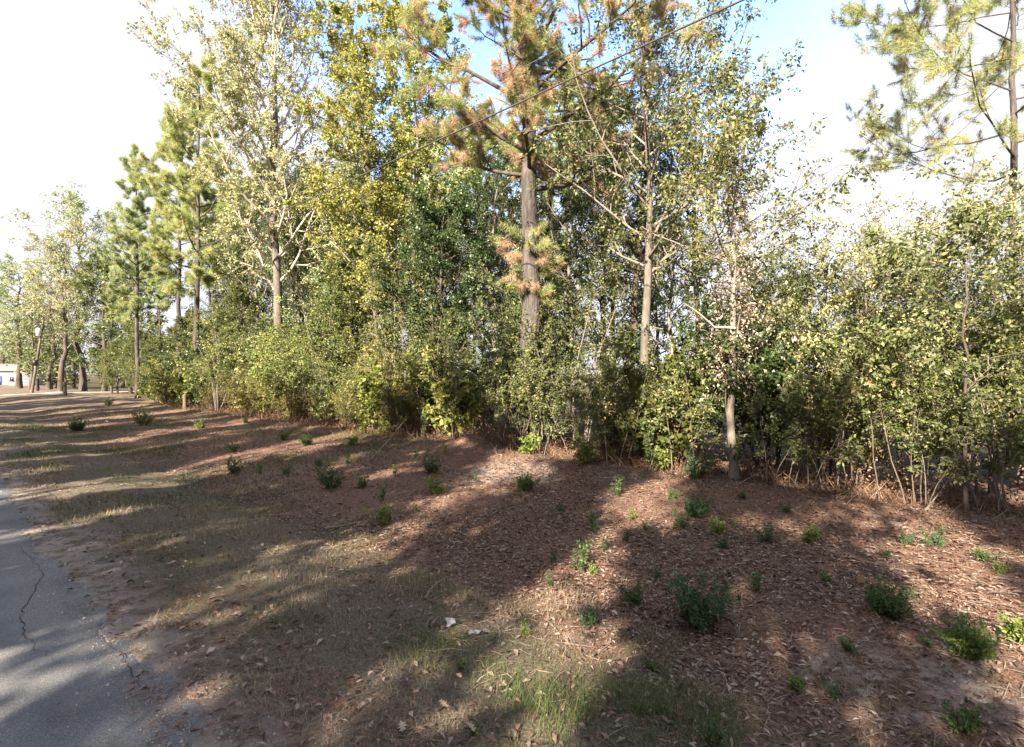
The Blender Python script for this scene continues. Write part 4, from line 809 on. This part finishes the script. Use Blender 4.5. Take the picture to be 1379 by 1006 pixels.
def scrap(px, py, w, lab, m, seed):
    r = np.random.default_rng(seed); x, y, z = on_ground(px, py); n = 9; u = np.linspace(-.5, .5, n); A, B = np.meshgrid(u, u, indexing='ij'); k = w * y / F
    ed = 1 - .25 * vnoise(A * 4 + 9, B * 4, seed) * (np.maximum(abs(A), abs(B)) > .4)
    V = np.stack([A * k * ed, B * k * .9 * ed, k * (.45 * vnoise(A * 3 + 5, B * 3 + 2, seed) + .15 * vnoise(A * 9, B * 9, seed + 1))], -1); i = np.arange(n * n).reshape(n, n)
    Q = np.stack([i[:-1, :-1], i[1:, :-1], i[1:, 1:], i[:-1, 1:]], -1).reshape(-1, 4)
    o = obj('litter_scrap', new_mesh('litter_scrap', V, [Q], [m], smooth=False), None, lab, 'litter', 'pale litter scraps on the verge'); o.location = (x, y, z + .03); o.rotation_euler = (.35, 0, r.random() * 3)
scrap(607, 845, 15, 'pale grey cloth scrap in the grass, farther from the camera of two', M_CLOTH, 3); scrap(638, 860, 16, 'pale grey crumpled cloth scrap, nearer of the two', M_CLOTH, 4); scrap(143, 571, 5, 'tiny white scrap on the far verge', M_WHITE, 5)

# ------------------------------------------------------------------ posts, pole, wires, house at the far left end
def box(g, lo, hi):
    lo = np.array(lo, float); hi = np.array(hi, float); c = np.array([[i, j, k] for k in (0, 1) for j in (0, 1) for i in (0, 1)]); g.add(lo + c * (hi - lo), np.array([[0, 2, 3, 1], [4, 5, 7, 6], [0, 1, 5, 4], [2, 6, 7, 3], [0, 4, 6, 2], [1, 3, 7, 5]]))
def post(name, px, py, hp, rad, m, lab, lean=(0, 0), depth=None, cap=True):
    x, y, z = on_ground(px, py); h = hp * y / F; root = empty(name, (x, y, z), lab, 'post')
    g = Geo(); t = np.linspace(0, 1, 7); P = np.stack([lean[0] * t * h, lean[1] * t * h, t * h - .1], -1); g.add(*tubes(P, rad * (1 + .06 * np.sin(t * 9)), 10)); obj('shaft', g.mesh('shaft', m, True), root)
    g = Geo(); g.add(*tubes(np.array([P[-1] - [0, 0, .02], P[-1] + [0, 0, .03], P[-1] + [0, 0, .06]]), np.array([rad * 1.04, rad * .95, .01]), 10)); obj('top', g.mesh('top', m, True), root)
post('wooden_post', 88, 533, 19, .16, M_BARKD, 'dark brown short post at the near side of the driveway', (-.05, 0))
post('wooden_post', 51, 526, 17, .15, bark('black_post', (.01, .01, .011), (.022, .022, .024), (.05, .05, .05)), 'black short post at the far side of the driveway')
post('wooden_stake', 39, 523, 14, .05, M_STICK, 'thin pale stake beside the utility pole')
post('wooden_post', 249, 551, 21, .13, bark('tan_post', (.08, .06, .05), (.14, .105, .085), (.22, .17, .14)), 'short dull brown post in front of the dark evergreen shrub')
M_METAL = paint('grey_metal', (.62, .64, .68), .4, .3); M_BLACK = paint('black_box', (.02, .02, .022), .5)
PS, PD = 88.0, 9.0
def utility_pole(s, d, lab, lean, extra):
    x, y = sd_xy(s, d); z = hz(x, y); root = empty('utility_pole', (x, y, z), lab, 'utility pole'); H = 9.6
    t = np.linspace(0, 1, 10); P = np.stack([lean * t * H, t * 0, t * H - .3], -1); g = Geo(); g.add(*tubes(P, .17 - .06 * t, 12)); obj('shaft', g.mesh('shaft', M_STICK if not extra else bark('pole_wood', (.06, .05, .045), (.13, .11, .095), (.22, .19, .17), 8, .1), True), root)
    tp = P[-1]
    for k, hh in enumerate((9.25, 8.55)):
        g = Geo(); c = np.array([lean * hh + .02, -.2, hh]); g.add(*tubes(np.array([c, c + [0, 0, .05], c + [0, 0, .1], c + [0, 0, .14]]), np.array([.03, .06, .045, .02]), 8)); g.add(*tubes(np.array([c + [0, .2, 0], c]), np.array([.02, .02]), 6)); obj('insulator', g.mesh('insulator', M_METAL, True), root)
    if extra:
        c = np.array([lean * 7.6, -.35, 7.6]); g = Geo(); g.add(*tubes(np.array([c + [0, 0, -.55], c + [0, 0, -.5], c + [0, 0, .4], c + [0, 0, .5]]), np.array([.05, .27, .27, .12]), 12)); tb = obj('transformer', g.mesh('transformer', M_METAL, True), root)
        g = Geo(); g.add(*tubes(np.array([c + [0, 0, .5], c + [0, 0, .75]]), np.array([.04, .03]), 6)); obj('bushing', g.mesh('bushing', M_BLACK, True), tb)
        g = Geo(); box(g, (lean * 3.9 - .22, -.42, 3.5), (lean * 3.9 + .22, -.16, 4.1)); mb = obj('meter_box', g.mesh('meter_box', M_BLACK), root)
utility_pole(PS, PD, 'leaning wooden utility pole with a pale transformer, beside the driveway', .16, True)
for k, hh in enumerate((9.35, 8.62)):
    t = np.linspace(0, 1, 60); s_ = PS + (-70 - PS) * t; x, y = sd_xy(s_, 8.0 + (1 - t) * 1.0); z = hh - .35 * 4 * t * (1 - t) + .1; x[0] += .16 * hh
    c = np.array([x[0], y[0], z[0]]); g = Geo(); g.add(*tubes(np.stack([x, y, z], -1) - c, np.full(60, .005 if k == 0 else .017), 6))
    o = obj('power_line', g.mesh('power_line', paint('wire_' + 'ab'[k], (.06, .06, .065) if k else (.16, .15, .15), .5), True), None, ('upper thin power line', 'lower thick dark power line')[k] + ' running along the road past the big pine', 'power line', 'power lines'); o.location = c
x, y = sd_xy(-70, 8); utility_pole(-70, 8.0, 'wooden utility pole behind the viewpoint holding the power lines', 0, False)

# house
hx, hy = at_d(14, 9.0); hy_ = 104.0; hx_ = (22 - CX) / F * hy_
M_SID = paint('grey_siding', (.30, .32, .38), .7, 0, .12, 1.5); M_ROOF = paint('shingle_roof', (.16, .15, .15), .9); M_BLUE = paint('blue_door', (.02, .05, .34), .5); M_GLASS = paint('window_glass', (.03, .035, .045), .1)
house = empty('house', (hx_, hy_, -.3), 'pale grey far house with a blue door, behind the utility pole', 'house')
g = Geo(); box(g, (-9, 0, 0), (3.4, 6, 3.3)); obj('wall', g.mesh('wall', M_SID), house)
for k in range(10):
    g = Geo(); box(g, (-9.03, -.05 + .002 * (k % 2), .3 + k * .3), (3.43, -.01, .57 + k * .3)); obj('siding_board', g.mesh('siding_board', M_SID), house)
g = Geo(); g.add(np.array([[-9.5, -.5, 3.25], [3.9, -.5, 3.25], [3.9, 3, 4.7], [-9.5, 3, 4.7], [-9.5, 6.5, 3.25], [3.9, 6.5, 3.25], [-9.5, -.5, 3.4], [3.9, -.5, 3.4], [3.9, 3, 4.85], [-9.5, 3, 4.85], [-9.5, 6.5, 3.4], [3.9, 6.5, 3.4]]),
      np.array([[6, 7, 8, 9], [9, 8, 11, 10], [0, 3, 2, 1], [3, 4, 5, 2], [0, 1, 7, 6], [4, 10, 11, 5]])); obj('roof', g.mesh('roof', M_ROOF), house)
g = Geo(); box(g, (-3.9, -.12, .1), (-2.9, -.051, 2.3)); dr = obj('door', g.mesh('door', M_BLUE), house); g = Geo(); box(g, (-3.05, -.2, 1.1), (-2.98, -.121, 1.2)); obj('handle', g.mesh('handle', M_METAL), dr)
for wx in (-7, -1.4):
    g = Geo(); box(g, (wx, -.10, 1.1), (wx + 1.1, -.051, 2.2)); wn = obj('window', g.mesh('window', paint('white_frame', (.75, .75, .75))), house); g = Geo(); box(g, (wx + .08, -.13, 1.18), (wx + 1.02, -.101, 2.12)); obj('pane', g.mesh('pane', M_GLASS), wn)
print('objects', len(bpy.data.objects), 'tris', sum(len(m.polygons) * 2 for m in bpy.data.meshes))
